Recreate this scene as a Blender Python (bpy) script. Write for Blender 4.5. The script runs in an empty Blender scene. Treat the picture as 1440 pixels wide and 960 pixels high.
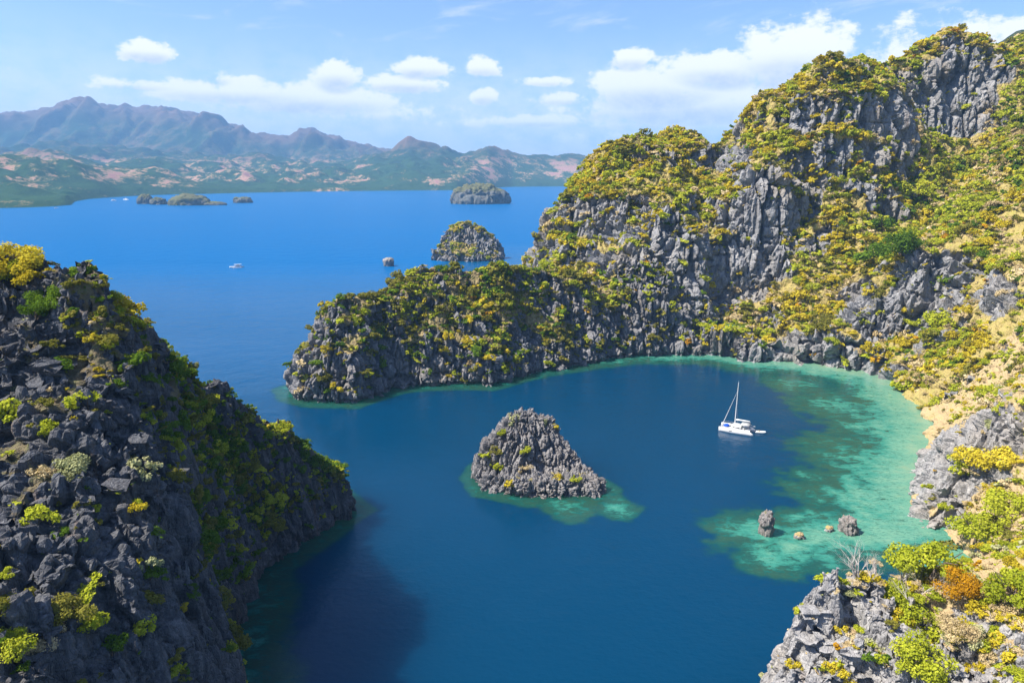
import bpy, math, random, time
import numpy as np
from mathutils import Vector, Matrix, Euler
from mathutils.bvhtree import BVHTree

T0 = time.time()
S = bpy.context.scene
COL = S.collection
R = math.radians

# ------------------------------------------------------------------ camera
CAM_H, PITCH, FPX = 95.0, R(13.8), 960.0
cam_data = bpy.data.cameras.new("camera")
cam_data.sensor_width = 36.0
cam_data.lens = 24.0
cam_data.clip_start = 0.5
cam_data.clip_end = 60000.0
cam = bpy.data.objects.new("camera", cam_data)
cam.location = (0, 0, CAM_H)
cam.rotation_euler = (R(90) - PITCH, 0, 0)
COL.objects.link(cam)
S.camera = cam

# ------------------------------------------------------------------ sun, exposure
SUN_EL, SUN_AZ = R(54), R(258)          # azimuth clockwise from +Y
sun_dir = Vector((math.sin(SUN_AZ) * math.cos(SUN_EL), math.cos(SUN_AZ) * math.cos(SUN_EL), math.sin(SUN_EL)))
sd_ = bpy.data.lights.new("sun", 'SUN')
sd_.energy = 5.0
sd_.angle = R(0.5)
sd_.color = (1.0, 0.92, 0.80)
sun = bpy.data.objects.new("sun", sd_)
sun.rotation_euler = sun_dir.to_track_quat('Z', 'Y').to_euler()
COL.objects.link(sun)
S.view_settings.view_transform = 'Standard'
S.view_settings.look = 'None'
S.view_settings.exposure = 1.08
S.view_settings.gamma = 1.0
S.view_settings.use_curve_mapping = False
S.render.engine = 'CYCLES'
S.cycles.use_denoising = True
try:
    S.cycles.denoiser = 'OPENIMAGEDENOISE'
except Exception:
    pass
S.cycles.max_bounces = 6
S.cycles.diffuse_bounces = 2
S.cycles.glossy_bounces = 2
S.cycles.transmission_bounces = 2
S.cycles.transparent_max_bounces = 8
S.cycles.volume_bounces = 0
S.cycles.sample_clamp_indirect = 6.0

# ------------------------------------------------------------------ node helpers
class NT:
    def __init__(s, tree):
        s.t = tree; s.n = tree.nodes; s.l = tree.links
    def new(s, typ, **kw):
        n = s.n.new(typ)
        for k, v in kw.items():
            setattr(n, k, v)
        return n
    def put(s, sock, v):
        if v is None: return
        if isinstance(v, bpy.types.NodeSocket): s.l.new(v, sock)
        else:
            if hasattr(sock, 'default_value'):
                dv = sock.default_value
                if hasattr(dv, '__len__') and not isinstance(v, (tuple, list)): v = (v,) * len(dv)
                if hasattr(dv, '__len__') and len(dv) == 4 and len(v) == 3: v = (*v, 1.0)
                sock.default_value = v
    def math(s, op, a, b=None, c=None, clamp=False):
        n = s.new('ShaderNodeMath', operation=op); n.use_clamp = clamp
        for i, v in enumerate((a, b, c)): s.put(n.inputs[i], v)
        return n.outputs[0]
    def vmath(s, op, a, b=None, scale=None):
        n = s.new('ShaderNodeVectorMath', operation=op)
        s.put(n.inputs[0], a)
        if b is not None: s.put(n.inputs[1], b)
        if scale is not None: s.put(n.inputs['Scale'], scale)
        return n.outputs['Value'] if op in ('DOT_PRODUCT', 'LENGTH', 'DISTANCE') else n.outputs[0]
    def rng(s, v, a, b, c=0.0, d=1.0, smooth=True):
        n = s.new('ShaderNodeMapRange'); n.interpolation_type = 'SMOOTHSTEP' if smooth else 'LINEAR'
        s.put(n.inputs[0], v)
        for i, x in enumerate((a, b, c, d)): s.put(n.inputs[1 + i], x)
        return n.outputs[0]
    def mix(s, f, a, b, blend='MIX'):
        n = s.new('ShaderNodeMix', data_type='RGBA', blend_type=blend)
        s.put(n.inputs[0], f); s.put(n.inputs[6], a); s.put(n.inputs[7], b)
        return n.outputs[2]
    def noise(s, vec, scale, detail=4, rough=0.55, dist=0.0, typ='FBM'):
        n = s.new('ShaderNodeTexNoise'); n.noise_dimensions = '3D'
        try: n.noise_type = typ
        except Exception: pass
        s.put(n.inputs['Vector'], vec); s.put(n.inputs['Scale'], scale); s.put(n.inputs['Detail'], detail)
        s.put(n.inputs['Roughness'], rough); s.put(n.inputs['Distortion'], dist)
        return n.outputs[0]
    def voro(s, vec, scale, feature='F1'):
        n = s.new('ShaderNodeTexVoronoi'); n.feature = feature
        s.put(n.inputs['Vector'], vec); s.put(n.inputs['Scale'], scale)
        return n.outputs['Distance']
    def ramp(s, f, stops):
        n = s.new('ShaderNodeValToRGB'); cr = n.color_ramp
        while len(cr.elements) > 1: cr.elements.remove(cr.elements[-1])
        for i, (p, c) in enumerate(stops):
            e = cr.elements[0] if i == 0 else cr.elements.new(p)
            e.position = p; e.color = (*c, 1.0)
        s.put(n.inputs[0], f)
        return n.outputs[0]
    def attr(s, name):
        return s.new('ShaderNodeAttribute', attribute_name=name).outputs['Fac']
    def bump(s, h, strength, dist, normal=None):
        n = s.new('ShaderNodeBump')
        s.put(n.inputs['Strength'], strength); s.put(n.inputs['Distance'], dist); s.put(n.inputs['Height'], h)
        if normal is not None: s.put(n.inputs['Normal'], normal)
        return n.outputs[0]

def material(name):
    m = bpy.data.materials.new(name); m.use_nodes = True
    t = NT(m.node_tree); t.n.clear()
    out = t.new('ShaderNodeOutputMaterial')
    return m, t, out

def principled(t, out, color, rough=0.8, spec=0.3, normal=None, metal=0.0):
    p = t.new('ShaderNodeBsdfPrincipled')
    t.put(p.inputs['Base Color'], color); t.put(p.inputs['Roughness'], rough)
    t.put(p.inputs['Specular IOR Level'], spec); t.put(p.inputs['Metallic'], metal)
    if normal is not None: t.put(p.inputs['Normal'], normal)
    t.l.new(p.outputs[0], out.inputs[0])
    return p

def flat_mat(name, color, rough=0.6, spec=0.3, metal=0.0):
    m, t, out = material(name)
    g = t.new('ShaderNodeTexCoord').outputs['Object']
    n = t.noise(g, 3.0, 3)
    c = t.mix(t.rng(n, 0.3, 0.7), tuple(x * 0.9 for x in color), color)
    principled(t, out, c, rough, spec, metal=metal)
    return m

# ------------------------------------------------------------------ world: sky and clouds
W = bpy.data.worlds.new("World"); S.world = W; W.use_nodes = True
def build_world():
    t = NT(W.node_tree); t.n.clear()
    out = t.new('ShaderNodeOutputWorld'); bg = t.new('ShaderNodeBackground')
    sky = t.new('ShaderNodeTexSky'); sky.sky_type = 'NISHITA'; sky.sun_disc = False
    sky.sun_elevation = SUN_EL; sky.sun_rotation = SUN_AZ
    sky.altitude = 100; sky.air_density = 1.0; sky.dust_density = 1.2; sky.ozone_density = 2.0
    base = sky.outputs[0]
    d = t.vmath('NORMALIZE', t.new('ShaderNodeTexCoord').outputs['Generated'])
    sep = t.new('ShaderNodeSeparateXYZ'); t.put(sep.inputs[0], d)
    x, y, z = sep.outputs
    az = t.math('MULTIPLY', t.math('ARCTAN2', x, y), 57.2958)
    el = t.math('MULTIPLY', t.math('ARCSINE', z), 57.2958)
    comb = t.new('ShaderNodeCombineXYZ'); t.put(comb.inputs[0], az); t.put(comb.inputs[1], t.math('MULTIPLY', el, 1.5))
    P = comb.outputs[0]
    n1 = t.noise(P, 0.42, 8, 0.62)
    n2 = t.noise(t.vmath('ADD', P, (31.0, 17.0, 5.0)), 1.1, 6, 0.6)
    # cumulus banks: (azimuth, elevation, half width, half height, strength) in degrees
    banks = [(-26.6, 9.35, 1.75, 0.85, 1.0), (-13.6, 8.2, 1.7, 1.35, 1.0), (-8.5, 7.7, 3.0, 0.8, 1.0), (-7.0, 9.0, 2.3, 0.9, .95),
             (-2.3, 9.1, 1.5, 0.9, .9), (-2.2, 6.7, 1.0, 0.75, .95), (2.6, 8.0, 2.4, 0.45, .7), (9.2, 9.7, 1.7, .9, .9), (11.0, 7.2, 4.6, 2.0, 1.0),
             (16.2, 8.6, 3.6, 1.6, 1.0), (21.2, 9.2, 3.9, 2.6, 1.05), (14.0, 5.8, 8.5, 1.8, 1.0), (4.5, 6.5, 3.4, .55, .75), (2.0, 4.6, 5.0, .55, .8), (11.0, 4.5, 5.0, .8, .75),
             (24.5, 6.6, 4.0, 2.6, .9), (-27.5, 6.9, 2.6, .5, .7), (-21.0, 6.6, 6.0, 1.0, .85), (-16.0, 6.2, 6.5, 1.3, .95), (-11.0, 5.2, 7.0, .8, .55), (-22.0, 7.7, .9, .6, .7),
             (7.0, 3.2, 9.0, .5, .45), (-3.0, 4.4, 4.0, .4, .5), (33.0, 8.0, 9.0, 3.0, .8), (-45.0, 8.0, 9.0, 1.2, .6), (-60, 9, 10, 2.5, .9), (60, 9, 12, 3, .9)]
    total = None; under = None
    for (a, e, w, h, s) in banks:
        e = e * 0.87
        dx = t.math('DIVIDE', t.math('SUBTRACT', az, a), w)
        dy = t.math('DIVIDE', t.math('SUBTRACT', el, e), h)
        # flat bases: squeeze the lower half
        dyb = t.math('MULTIPLY', dy, 1.35)
        dy2 = t.math('MAXIMUM', dy, t.math('MULTIPLY', dyb, -1.0))
        q = t.math('ADD', t.math('MULTIPLY', dx, dx), t.math('MULTIPLY', dy2, dy2))
        v = t.math('MULTIPLY', t.math('SUBTRACT', 1.0, t.math('MULTIPLY', q, 0.5)), s)
        vd = t.math('MULTIPLY', t.math('SUBTRACT', 0.35, dy), t.math('MAXIMUM', v, 0.0))
        total = v if total is None else t.math('MAXIMUM', total, v)
        under = vd if under is None else t.math('MAXIMUM', under, vd)
    shape = t.math('ADD', t.math('MULTIPLY', total, 0.66), t.math('ADD', t.math('MULTIPLY', t.math('SUBTRACT', n1, 0.5), 1.25), t.math('MULTIPLY', t.math('SUBTRACT', n2, 0.5), 0.45)))
    mask = t.rng(shape, 0.18, 0.44)
    # thin high streaks
    comb2 = t.new('ShaderNodeCombineXYZ'); t.put(comb2.inputs[0], t.math('MULTIPLY', az, 0.22)); t.put(comb2.inputs[1], t.math('ADD', el, t.math('MULTIPLY', az, -0.12)))
    n3 = t.noise(comb2.outputs[0], 0.55, 6, 0.6, 0.6)
    wisps = t.math('MULTIPLY', t.rng(n3, 0.50, 0.80), t.math('MULTIPLY', t.rng(el, 8.5, 11.0), 0.55))
    veil = t.math('MULTIPLY', t.rng(el, 11.5, 1.0), t.math('MULTIPLY', t.rng(n1, 0.15, 0.65), 0.78))
    thin = t.math('MAXIMUM', wisps, veil)
    sky_c = t.mix(1.0, base, SKY_TINT, 'MULTIPLY')
    shade = t.math('MULTIPLY', t.rng(under, 0.08, 0.75), t.rng(n2, 0.25, 0.75, 0.55, 1.0))
    cl = t.mix(shade, CLOUD_LIT, CLOUD_SHADE)
    c = t.mix(thin, sky_c, tuple(v * 0.93 for v in CLOUD_LIT))
    c = t.mix(mask, c, cl)
    t.put(bg.inputs[0], c); bg.inputs[1].default_value = 0.088
    t.l.new(bg.outputs[0], out.inputs[0])
SKY_TINT = (0.84, 0.94, 1.15)
CLOUD_LIT = (6.6, 6.55, 6.6)
CLOUD_SHADE = (3.6, 4.05, 4.9)
build_world()

# ------------------------------------------------------------------ from a photo point to a place
def P(u, v, Y):
    """world point at depth Y along the line of sight through photo point (u, v) of 1440 x 960"""
    a, b = (u - 720) / FPX, (480 - v) / FPX
    cp, sp = math.cos(PITCH), math.sin(PITCH)
    t = Y / (cp + sp * b)
    return (a * t, Y, CAM_H + t * (-sp + cp * b))
def G(u, v, z=0.0):
    """world x, y where the line of sight through (u, v) meets height z"""
    a, b = (u - 720) / FPX, (480 - v) / FPX
    cp, sp = math.cos(PITCH), math.sin(PITCH)
    t = (CAM_H - z) / (sp - cp * b)
    return (a * t, t * (cp + sp * b))
def project(x, y, z):
    cp, sp = math.cos(PITCH), math.sin(PITCH)
    dz = z - CAM_H
    f = y * cp - dz * sp; up = y * sp + dz * cp
    return 720 + FPX * x / f, 480 - FPX * up / f

# ------------------------------------------------------------------ numpy noise
_rg = np.random.default_rng(7)
_G = _rg.normal(size=(256, 3)); _G /= np.linalg.norm(_G, axis=1)[:, None]; _G = _G.astype(np.float32)
def _h(ix, iy, iz, seed):
    h = (ix.astype(np.uint32) * np.uint32(0x8da6b343)) ^ (iy.astype(np.uint32) * np.uint32(0xd8163841)) ^ (iz.astype(np.uint32) * np.uint32(0xcb1ab31f)) ^ np.uint32((seed * 0x9e3779b1) & 0xffffffff)
    h ^= h >> np.uint32(15); h *= np.uint32(0x2c1b3c6d); h ^= h >> np.uint32(12); h *= np.uint32(0x297a2d39); h ^= h >> np.uint32(15)
    return h
def perlin(p, seed=0):
    p = np.asarray(p, np.float32)
    i = np.floor(p); f = p - i; i = i.astype(np.int64)
    w = f * f * f * (f * (f * 6 - 15) + 10)
    res = 0
    for dx in (0, 1):
        wx = w[:, 0] if dx else 1 - w[:, 0]
        for dy in (0, 1):
            wy = w[:, 1] if dy else 1 - w[:, 1]
            for dz in (0, 1):
                wz = w[:, 2] if dz else 1 - w[:, 2]
                g = _G[_h(i[:, 0] + dx, i[:, 1] + dy, i[:, 2] + dz, seed) & np.uint32(255)]
                d = g[:, 0] * (f[:, 0] - dx) + g[:, 1] * (f[:, 1] - dy) + g[:, 2] * (f[:, 2] - dz)
                res = res + d * wx * wy * wz
    return res * 1.5
def fbm(p, oct=4, seed=0, gain=0.5, lac=2.03):
    s = 0; a = 1.0
    for k in range(oct):
        s = s + a * perlin(p, seed + k); p = p * lac; a *= gain
    return s
def ridged(p, oct=3, seed=0, gain=0.5):
    s = 0; a = 1.0
    for k in range(oct):
        s = s + a * (1 - 2 * np.abs(perlin(p, seed + k))); p = p * 2.1; a *= gain
    return s
def voronoi(p, seed=0):
    p = np.asarray(p, np.float32)
    i = np.floor(p).astype(np.int64); n = len(p)
    f1 = np.full(n, 9.0, np.float32); f2 = np.full(n, 9.0, np.float32); cid = np.zeros(n, np.uint32)
    for dx in (-1, 0, 1):
        for dy in (-1, 0, 1):
            for dz in (-1, 0, 1):
                h = _h(i[:, 0] + dx, i[:, 1] + dy, i[:, 2] + dz, seed)
                jx = (h & np.uint32(1023)).astype(np.float32) / 1023; jy = ((h >> np.uint32(10)) & np.uint32(1023)).astype(np.float32) / 1023
                jz = ((h >> np.uint32(20)) & np.uint32(1023)).astype(np.float32) / 1023
                d = (i[:, 0] + dx + jx - p[:, 0]) ** 2 + (i[:, 1] + dy + jy - p[:, 1]) ** 2 + (i[:, 2] + dz + jz - p[:, 2]) ** 2
                c = d < f1
                f2 = np.where(c, f1, np.minimum(f2, d)); cid = np.where(c, h, cid); f1 = np.where(c, d, f1)
    h = cid * np.uint32(0x45d9f3b); h ^= h >> np.uint32(16)
    return np.sqrt(f1), np.sqrt(f2), (h & np.uint32(1023)).astype(np.float32) / 1023
def sstep(x, a, b):
    t = np.clip((x - a) / (b - a), 0, 1); return t * t * (3 - 2 * t)

# ------------------------------------------------------------------ height fields
class RBF:
    """linear radial surface through control points (x, y, z)"""
    def __init__(s, pts, smooth=0.5):
        p = np.array(pts, float); s.p = p[:, :2]; n = len(p)
        D = np.sqrt(((s.p[:, None] - s.p[None]) ** 2).sum(-1) + 9.0)
        A = np.zeros((n + 3, n + 3)); A[:n, :n] = -D + np.eye(n) * smooth
        A[:n, n] = 1; A[:n, n + 1:] = s.p; A[n, :n] = 1; A[n + 1:, :n] = s.p.T
        s.w = np.linalg.solve(A, np.concatenate([p[:, 2], np.zeros(3)])); s.n = n
    def __call__(s, x, y):
        o = np.full(x.shape, s.w[s.n]) + s.w[s.n + 1] * x + s.w[s.n + 2] * y
        for k in range(s.n):
            o -= s.w[k] * np.sqrt((x - s.p[k, 0]) ** 2 + (y - s.p[k, 1]) ** 2 + 9.0)
        return o
def poly_sd(x, y, poly):
    """signed distance to a closed outline, positive inside"""
    d = np.full(x.shape, 1e9); inside = np.zeros(x.shape, bool); n = len(poly)
    for k in range(n):
        ax, ay = poly[k]; bx, by = poly[(k + 1) % n]
        ex, ey = bx - ax, by - ay
        t = np.clip(((x - ax) * ex + (y - ay) * ey) / (ex * ex + ey * ey + 1e-9), 0, 1)
        d = np.minimum(d, (x - ax - t * ex) ** 2 + (y - ay - t * ey) ** 2)
        c = ((ay > y) != (by > y)) & (x < ex * (y - ay) / (by - ay + 1e-12) + ax)
        inside ^= c
    d = np.sqrt(d)
    return np.where(inside, d, -d)
def idw(x, y, pts, power=2.5):
    n = 0; s = 0
    for (px, py, v) in pts:
        w = 1 / (((x - px) ** 2 + (y - py) ** 2) + 4.0) ** (power / 2)
        n = n + w * v; s = s + w
    return n / s

def set_attr(me, name, vals):
    a = me.attributes.new(name, 'FLOAT', 'POINT'); a.data.foreach_set('value', np.asarray(vals, np.float32))
def np_mesh(name, V, F):
    """V (n,3); F (m,k) with k 3 or 4"""
    V = np.asarray(V, np.float32); F = np.asarray(F, np.int32)
    me = bpy.data.meshes.new(name); k = F.shape[1]
    me.vertices.add(len(V)); me.vertices.foreach_set('co', V.ravel())
    me.loops.add(F.size); me.loops.foreach_set('vertex_index', F.ravel())
    me.polygons.add(len(F)); me.polygons.foreach_set('loop_start', np.arange(0, F.size, k, dtype=np.int32))
    me.update(calc_edges=True)
    return me
def grid_faces(nx, ny, off=0):
    i = np.arange(nx - 1)[None] + np.arange(ny - 1)[:, None] * nx
    i = i.ravel() + off
    return np.stack([i, i + 1, i + nx + 1, i + nx], 1)

def tag(o, label, cat=None, group=None, kind=None):
    o['label'] = label
    if cat: o['category'] = cat
    if group: o['group'] = group
    if kind: o['kind'] = kind
    return o
def link(name, me, mat=None, parent=None, loc=(0, 0, 0)):
    o = bpy.data.objects.new(name, me); COL.objects.link(o); o.location = loc
    if mat is not None:
        me.materials.clear()
        for m in (mat if isinstance(mat, (list, tuple)) else [mat]): me.materials.append(m)
    if parent is not None: o.parent = parent
    return o
def empty(name, loc=(0, 0, 0), rz=0.0):
    o = bpy.data.objects.new(name, None); COL.objects.link(o); o.location = loc; o.rotation_euler = (0, 0, rz); o.empty_display_size = .2
    return o
# ------------------------------------------------------------------ karst land builder
def normals_of(V, F):
    n = np.cross(V[F[:, 2]] - V[F[:, 0]], V[F[:, 3]] - V[F[:, 1]]) if F.shape[1] == 4 else np.cross(V[F[:, 1]] - V[F[:, 0]], V[F[:, 2]] - V[F[:, 0]])
    N = np.zeros_like(V)
    for k in range(F.shape[1]):
        for c in range(3):
            N[:, c] += np.bincount(F[:, k], n[:, c], len(V))
    return N / (np.linalg.norm(N, axis=1)[:, None] + 1e-9)

def smooth_field(F, nv, val, it):
    """average a vertex field over the faces around, some times"""
    for _ in range(it):
        fv = val[F].mean(1)
        s = np.zeros(nv); c = np.zeros(nv)
        for k in range(F.shape[1]):
            s += np.bincount(F[:, k], fv, nv); c += np.bincount(F[:, k], minlength=nv)
        val = s / np.maximum(c, 1)
    return val

def remeshed_solid(xs, ys, H, voxel, low=-6.0):
    nx, ny = len(xs), len(ys)
    X, Y = np.meshgrid(xs, ys); n = nx * ny
    top = np.stack([X, Y, np.maximum(H, low)], -1).reshape(-1, 3)
    bot = np.stack([X, Y, np.full_like(X, low - 3)], -1).reshape(-1, 3)
    Ft = grid_faces(nx, ny); Fb = grid_faces(nx, ny, n)[:, ::-1]
    e = lambda a, b: np.stack([a, a + n, b + n, b], 1)
    i = np.arange(nx - 1); j = np.arange(ny - 1) * nx
    sides = [e(i, i + 1), e(i + 1 + (ny - 1) * nx, i + (ny - 1) * nx), e(j + nx, j), e(j + nx - 1, j + 2 * nx - 1)]
    me = np_mesh("tmp", np.concatenate([top, bot]), np.concatenate([Ft, Fb] + sides))
    o = bpy.data.objects.new("tmp", me); COL.objects.link(o)
    m = o.modifiers.new("r", 'REMESH'); m.mode = 'VOXEL'; m.voxel_size = voxel; m.adaptivity = 0
    dg = bpy.context.evaluated_depsgraph_get(); ev = o.evaluated_get(dg); em = ev.to_mesh()
    nv = len(em.vertices); V = np.empty(nv * 3, np.float32); em.vertices.foreach_get('co', V); V = V.reshape(-1, 3)
    lt = np.empty(len(em.polygons), np.int32); em.polygons.foreach_get('loop_total', lt)
    L = np.empty(len(em.loops), np.int32); em.loops.foreach_get('vertex_index', L)
    assert (lt == 4).all()
    F = L.reshape(-1, 4)
    ev.to_mesh_clear(); bpy.data.objects.remove(o); bpy.data.meshes.remove(me)
    keep = (V[F][:, :, 2].max(1) > -3.0); F = F[keep]
    used = np.zeros(nv, bool); used[F.ravel()] = True
    idx = np.cumsum(used) - 1
    return V[used], idx[F].astype(np.int32)

def karst(V, F, L, amp, seed, veg, rockmask_fn=None, notch=1.3, lean=0.0):
    """fluted, cracked limestone relief; returns V, soil mask (0 bare rock, 1 earth and grass), base normals"""
    N = normals_of(V, F)
    nv = len(V)
    nz = smooth_field(F, nv, N[:, 2].astype(float), 3)
    sc = lambda a, b: V * np.array([1 / a, 1 / a, 1 / b], np.float32)
    soil = sstep(nz + 0.30 * perlin(sc(16 * L, 16 * L), seed + 91) + 0.30 * perlin(sc(5 * L, 7 * L), seed + 92) + veg(V, N), 0.50, 0.74)
    rock = 1 - 0.72 * soil
    Nh = N * np.array([1, 1, 0.45], np.float32); Nh /= np.linalg.norm(Nh, axis=1)[:, None] + 1e-6
    warp = np.stack([perlin(sc(6 * L, 26 * L), seed + 1), perlin(sc(6 * L, 26 * L), seed + 2), 2 * perlin(sc(6 * L, 26 * L), seed + 3)], 1)
    Vw = V + warp * 1.1 * L
    sw = lambda a, b: Vw * np.array([1 / a, 1 / a, 1 / b], np.float32)
    d = 1.5 * L * fbm(sc(13 * L, 26 * L), 2, seed + 5)
    f1, f2, cid = voronoi(sw(4.2 * L, 26 * L), seed + 10)
    d += rock * L * ((cid - 0.5) * 2.7 - 2.2 * (1 - sstep(f2 - f1, 0.0, 0.24)))
    g1, g2, gid = voronoi(sw(1.6 * L, 13 * L), seed + 20)
    d += rock * L * ((gid - 0.5) * 1.35 - 0.95 * (1 - sstep(g2 - g1, 0.0, 0.25)))
    k1, k2, kid = voronoi(sw(0.75 * L, 4.5 * L), seed + 30)
    d += rock * L * ((kid - 0.5) * 0.30 - 0.24 * (1 - sstep(k2 - k1, 0.0, 0.3)))
    d += 0.15 * L * perlin(sc(0.9 * L, 1.2 * L), seed + 40)
    # bedding joints
    zz = V[:, 2] / (4.6 * L) + 0.55 * perlin(sc(18 * L, 18 * L), seed + 50)
    fr = np.abs(zz - np.round(zz))
    d -= rock * 0.8 * L * (1 - sstep(fr, 0.0, 0.10)) * sstep(perlin(sc(9 * L, 9 * L), seed + 51), -0.1, 0.25)
    d *= amp
    fade = sstep(V[:, 2], -3, -0.5)
    V2 = V + Nh * (d * fade)[:, None]
    # pinnacles where the rock lies open to the sky
    spike = np.clip(0.62 - g1, 0, 1) * 3.2 + np.clip(0.6 - k1, 0, 1) * 0.5
    V2[:, 2] += (spike * L * amp * rock * sstep(nz, 0.15, 0.6) * sstep(V[:, 2], 1.5, 5)).astype(np.float32)
    if notch:
        t = (1 - sstep(np.abs(V[:, 2] - 0.1), 0.8, 2.3)) * notch * (0.7 + 0.5 * perlin(sc(4, 4), seed + 60)) * sstep(-nz, -0.75, -0.45)
        V2 -= (Nh * np.array([1, 1, 0], np.float32)) * t[:, None]
    return V2.astype(np.float32), soil.astype(np.float32), N, nz

def project_v(V):
    dz = V[:, 2] - CAM_H; f = V[:, 1] * math.cos(PITCH) - dz * math.sin(PITCH); up = V[:, 1] * math.sin(PITCH) + dz * math.cos(PITCH)
    f = np.maximum(f, 1)
    return 720 + FPX * V[:, 0] / f, 480 - FPX * up / f
# bare faces (minus) and overgrown ground (plus): photo centre, half sizes, amount
ZONES = [(1120, 492, 125, 30, -.45), (1255, 425, 80, 42, -.24), (1310, 365, 50, 24, -.25), (1410, 440, 32, 50, -.4), (1060, 330, 45, 90, -.4), (950, 400, 62, 90, -.38), (1345, 130, 62, 75, -.5), (1268, 160, 28, 55, -.35), (1130, 190, 60, 70, -.10), (870, 345, 42, 50, -.35), (1432, 310, 22, 22, -.4), (975, 225, 35, 50, -.2),
         (640, 430, 120, 50, .20), (800, 440, 70, 50, .14), (1090, 425, 55, 28, .2), (1302, 735, 40, 22, -.45), (1345, 625, 62, 85, -.34), (1355, 530, 60, 40, .3), (1400, 470, 50, 40, .25), (690, 510, 60, 40, -.2), (470, 520, 80, 70, -.15), (1400, 480, 70, 60, .1), (1430, 560, 60, 50, -.15), (1300, 690, 40, 60, -.2), (1240, 110, 40, 50, -.15)]
def zone_bare(V):
    u, v = project_v(V); b = 0 * u
    for (cu, cv, ru, rv, k) in ZONES:
        if k < -.2: b = np.maximum(b, np.exp(-((((u - cu) / ru) ** 2 + ((v - cv) / rv) ** 2)) ** 2))
    return b
def zone_bias(V):
    u, v = project_v(V); b = 0
    for (cu, cv, ru, rv, k) in ZONES:
        b = b + k * np.exp(-(((u - cu) / ru) ** 2 + ((v - cv) / rv) ** 2))
    return b
LANDS = {}
def build_land(name, bounds, cell, voxel, Hfn, L, amp, seed, veg, mat, label, cat, notch=1.3, trim=None, kind='structure', group=None):
    x0, x1, y0, y1 = bounds
    xs = np.arange(x0, x1 + cell, cell); ys = np.arange(y0, y1 + cell, cell)
    X, Y = np.meshgrid(xs, ys)
    H = Hfn(X, Y)
    V, F = remeshed_solid(xs, ys, H, voxel)
    V, soil, N, nz = karst(V, F, L, amp, seed, veg, notch=notch)
    if trim is not None:
        c = V[F].mean(1); F = F[~trim(c)]
    me = np_mesh(name, V, F); set_attr(me, 'soil', soil)
    me.polygons.foreach_set('use_smooth', np.zeros(len(F), bool))
    o = link(name, me, mat); tag(o, label, cat, group, kind)
    LANDS[name] = dict(obj=o, V=V, F=F, soil=soil, N=N, nz=nz)
    print(name, len(V), 'verts', round(time.time() - T0, 1), 's')
    return o

def p3(x, y): return np.stack([x.ravel(), y.ravel(), np.zeros(x.size)], 1)
def warp2(x, y, a, s, seed):
    q = p3(x, y)
    return x + a * fbm(q / s, 2, seed).reshape(x.shape), y + a * fbm(q / s, 2, seed + 9).reshape(x.shape)
def n2(x, y, s, seed, oct=2):
    return fbm(p3(x, y) / s, oct, seed).reshape(x.shape)
def terrace(h, step, off, a):
    q = (h + off) / step; f = np.floor(q); r = q - f
    r = sstep(r, a, 1.0)
    return (f + r) * step - off

def shore_cap(h, sd, k):
    cap = sd * k
    h = np.where(h < cap, h, cap + (h - cap) * 0.06)
    return np.where(sd > 0, np.maximum(h, np.minimum(k * 0.8, 1.6) * np.minimum(sd, 3)), np.maximum(sd * np.maximum(k, 1.6), -6.0))

# ---- rock and earth
def rock_material(name, scale, dark, mid, light, warm, soil_a, soil_b, soil_c):
    m, t, out = material(name)
    pos = t.new('ShaderNodeNewGeometry').outputs['Position']
    flat = t.vmath('MULTIPLY', pos, (1, 1, 0.13))
    big = t.noise(pos, 0.045 / scale, 4, 0.6)
    streak = t.noise(flat, 0.62 / scale, 5, 0.68)
    fine = t.noise(pos, 1.5 / scale, 6, 0.7)
    c = t.ramp(t.math('ADD', t.math('MULTIPLY', streak, 0.62), t.math('MULTIPLY', fine, 0.38)), [(0.30, dark), (0.50, mid), (0.70, light)])
    c = t.mix(t.math('MULTIPLY', t.rng(big, 0.42, 0.72), 0.75), c, t.mix(0.6, c, warm))
    lich = t.rng(t.noise(pos, 0.8 / scale, 5, 0.7), 0.60, 0.72)
    c = t.mix(t.math('MULTIPLY', lich, 0.45), c, tuple(v * 1.35 for v in light))
    rust = t.math('MULTIPLY', t.rng(t.noise(flat, 0.22 / scale, 4, 0.6), 0.60, 0.74), 0.4)
    c = t.mix(rust, c, (0.20, 0.12, 0.065))
    alg = t.math('MULTIPLY', t.rng(t.noise(t.vmath('MULTIPLY', pos, (1, 1, 0.06)), 0.85 / scale, 5, 0.7), 0.50, 0.66), 0.62)
    c = t.mix(alg, c, tuple(v * 0.8 for v in dark))
    sn = t.noise(pos, 0.30 / scale, 8, 0.75)
    s = t.ramp(t.math('ADD', t.math('MULTIPLY', sn, 0.7), t.math('MULTIPLY', fine, 0.3)), [(0.36, soil_a), (0.50, soil_b), (0.60, soil_c)])
    sm = t.rng(t.math('ADD', t.attr('soil'), t.math('MULTIPLY', t.math('SUBTRACT', fine, 0.5), 1.3)), 0.36, 0.64)
    col = t.mix(sm, c, s)
    b1 = t.noise(flat, 2.2 / scale, 5, 0.72)
    vor = t.voro(t.vmath('MULTIPLY', pos, (1, 1, 0.45)), 1.5 / scale, 'DISTANCE_TO_EDGE')
    h = t.math('ADD', t.math('ADD', b1, t.math('MULTIPLY', t.rng(vor, 0.0, 0.16), 0.35)), t.math('MULTIPLY', t.math('MULTIPLY', sn, sm), 1.6))
    nb = t.bump(h, 0.65, 0.55 * scale)
    principled(t, out, col, 0.92, 0.12, nb)
    return m
FARROCK = rock_material("far_islet_rock", 3.0, (.06, .07, .065), (.12, .125, .12), (.20, .195, .185), (.14, .13, .09), (.07, .09, .04), (.13, .125, .06), (.10, .11, .045))
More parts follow.
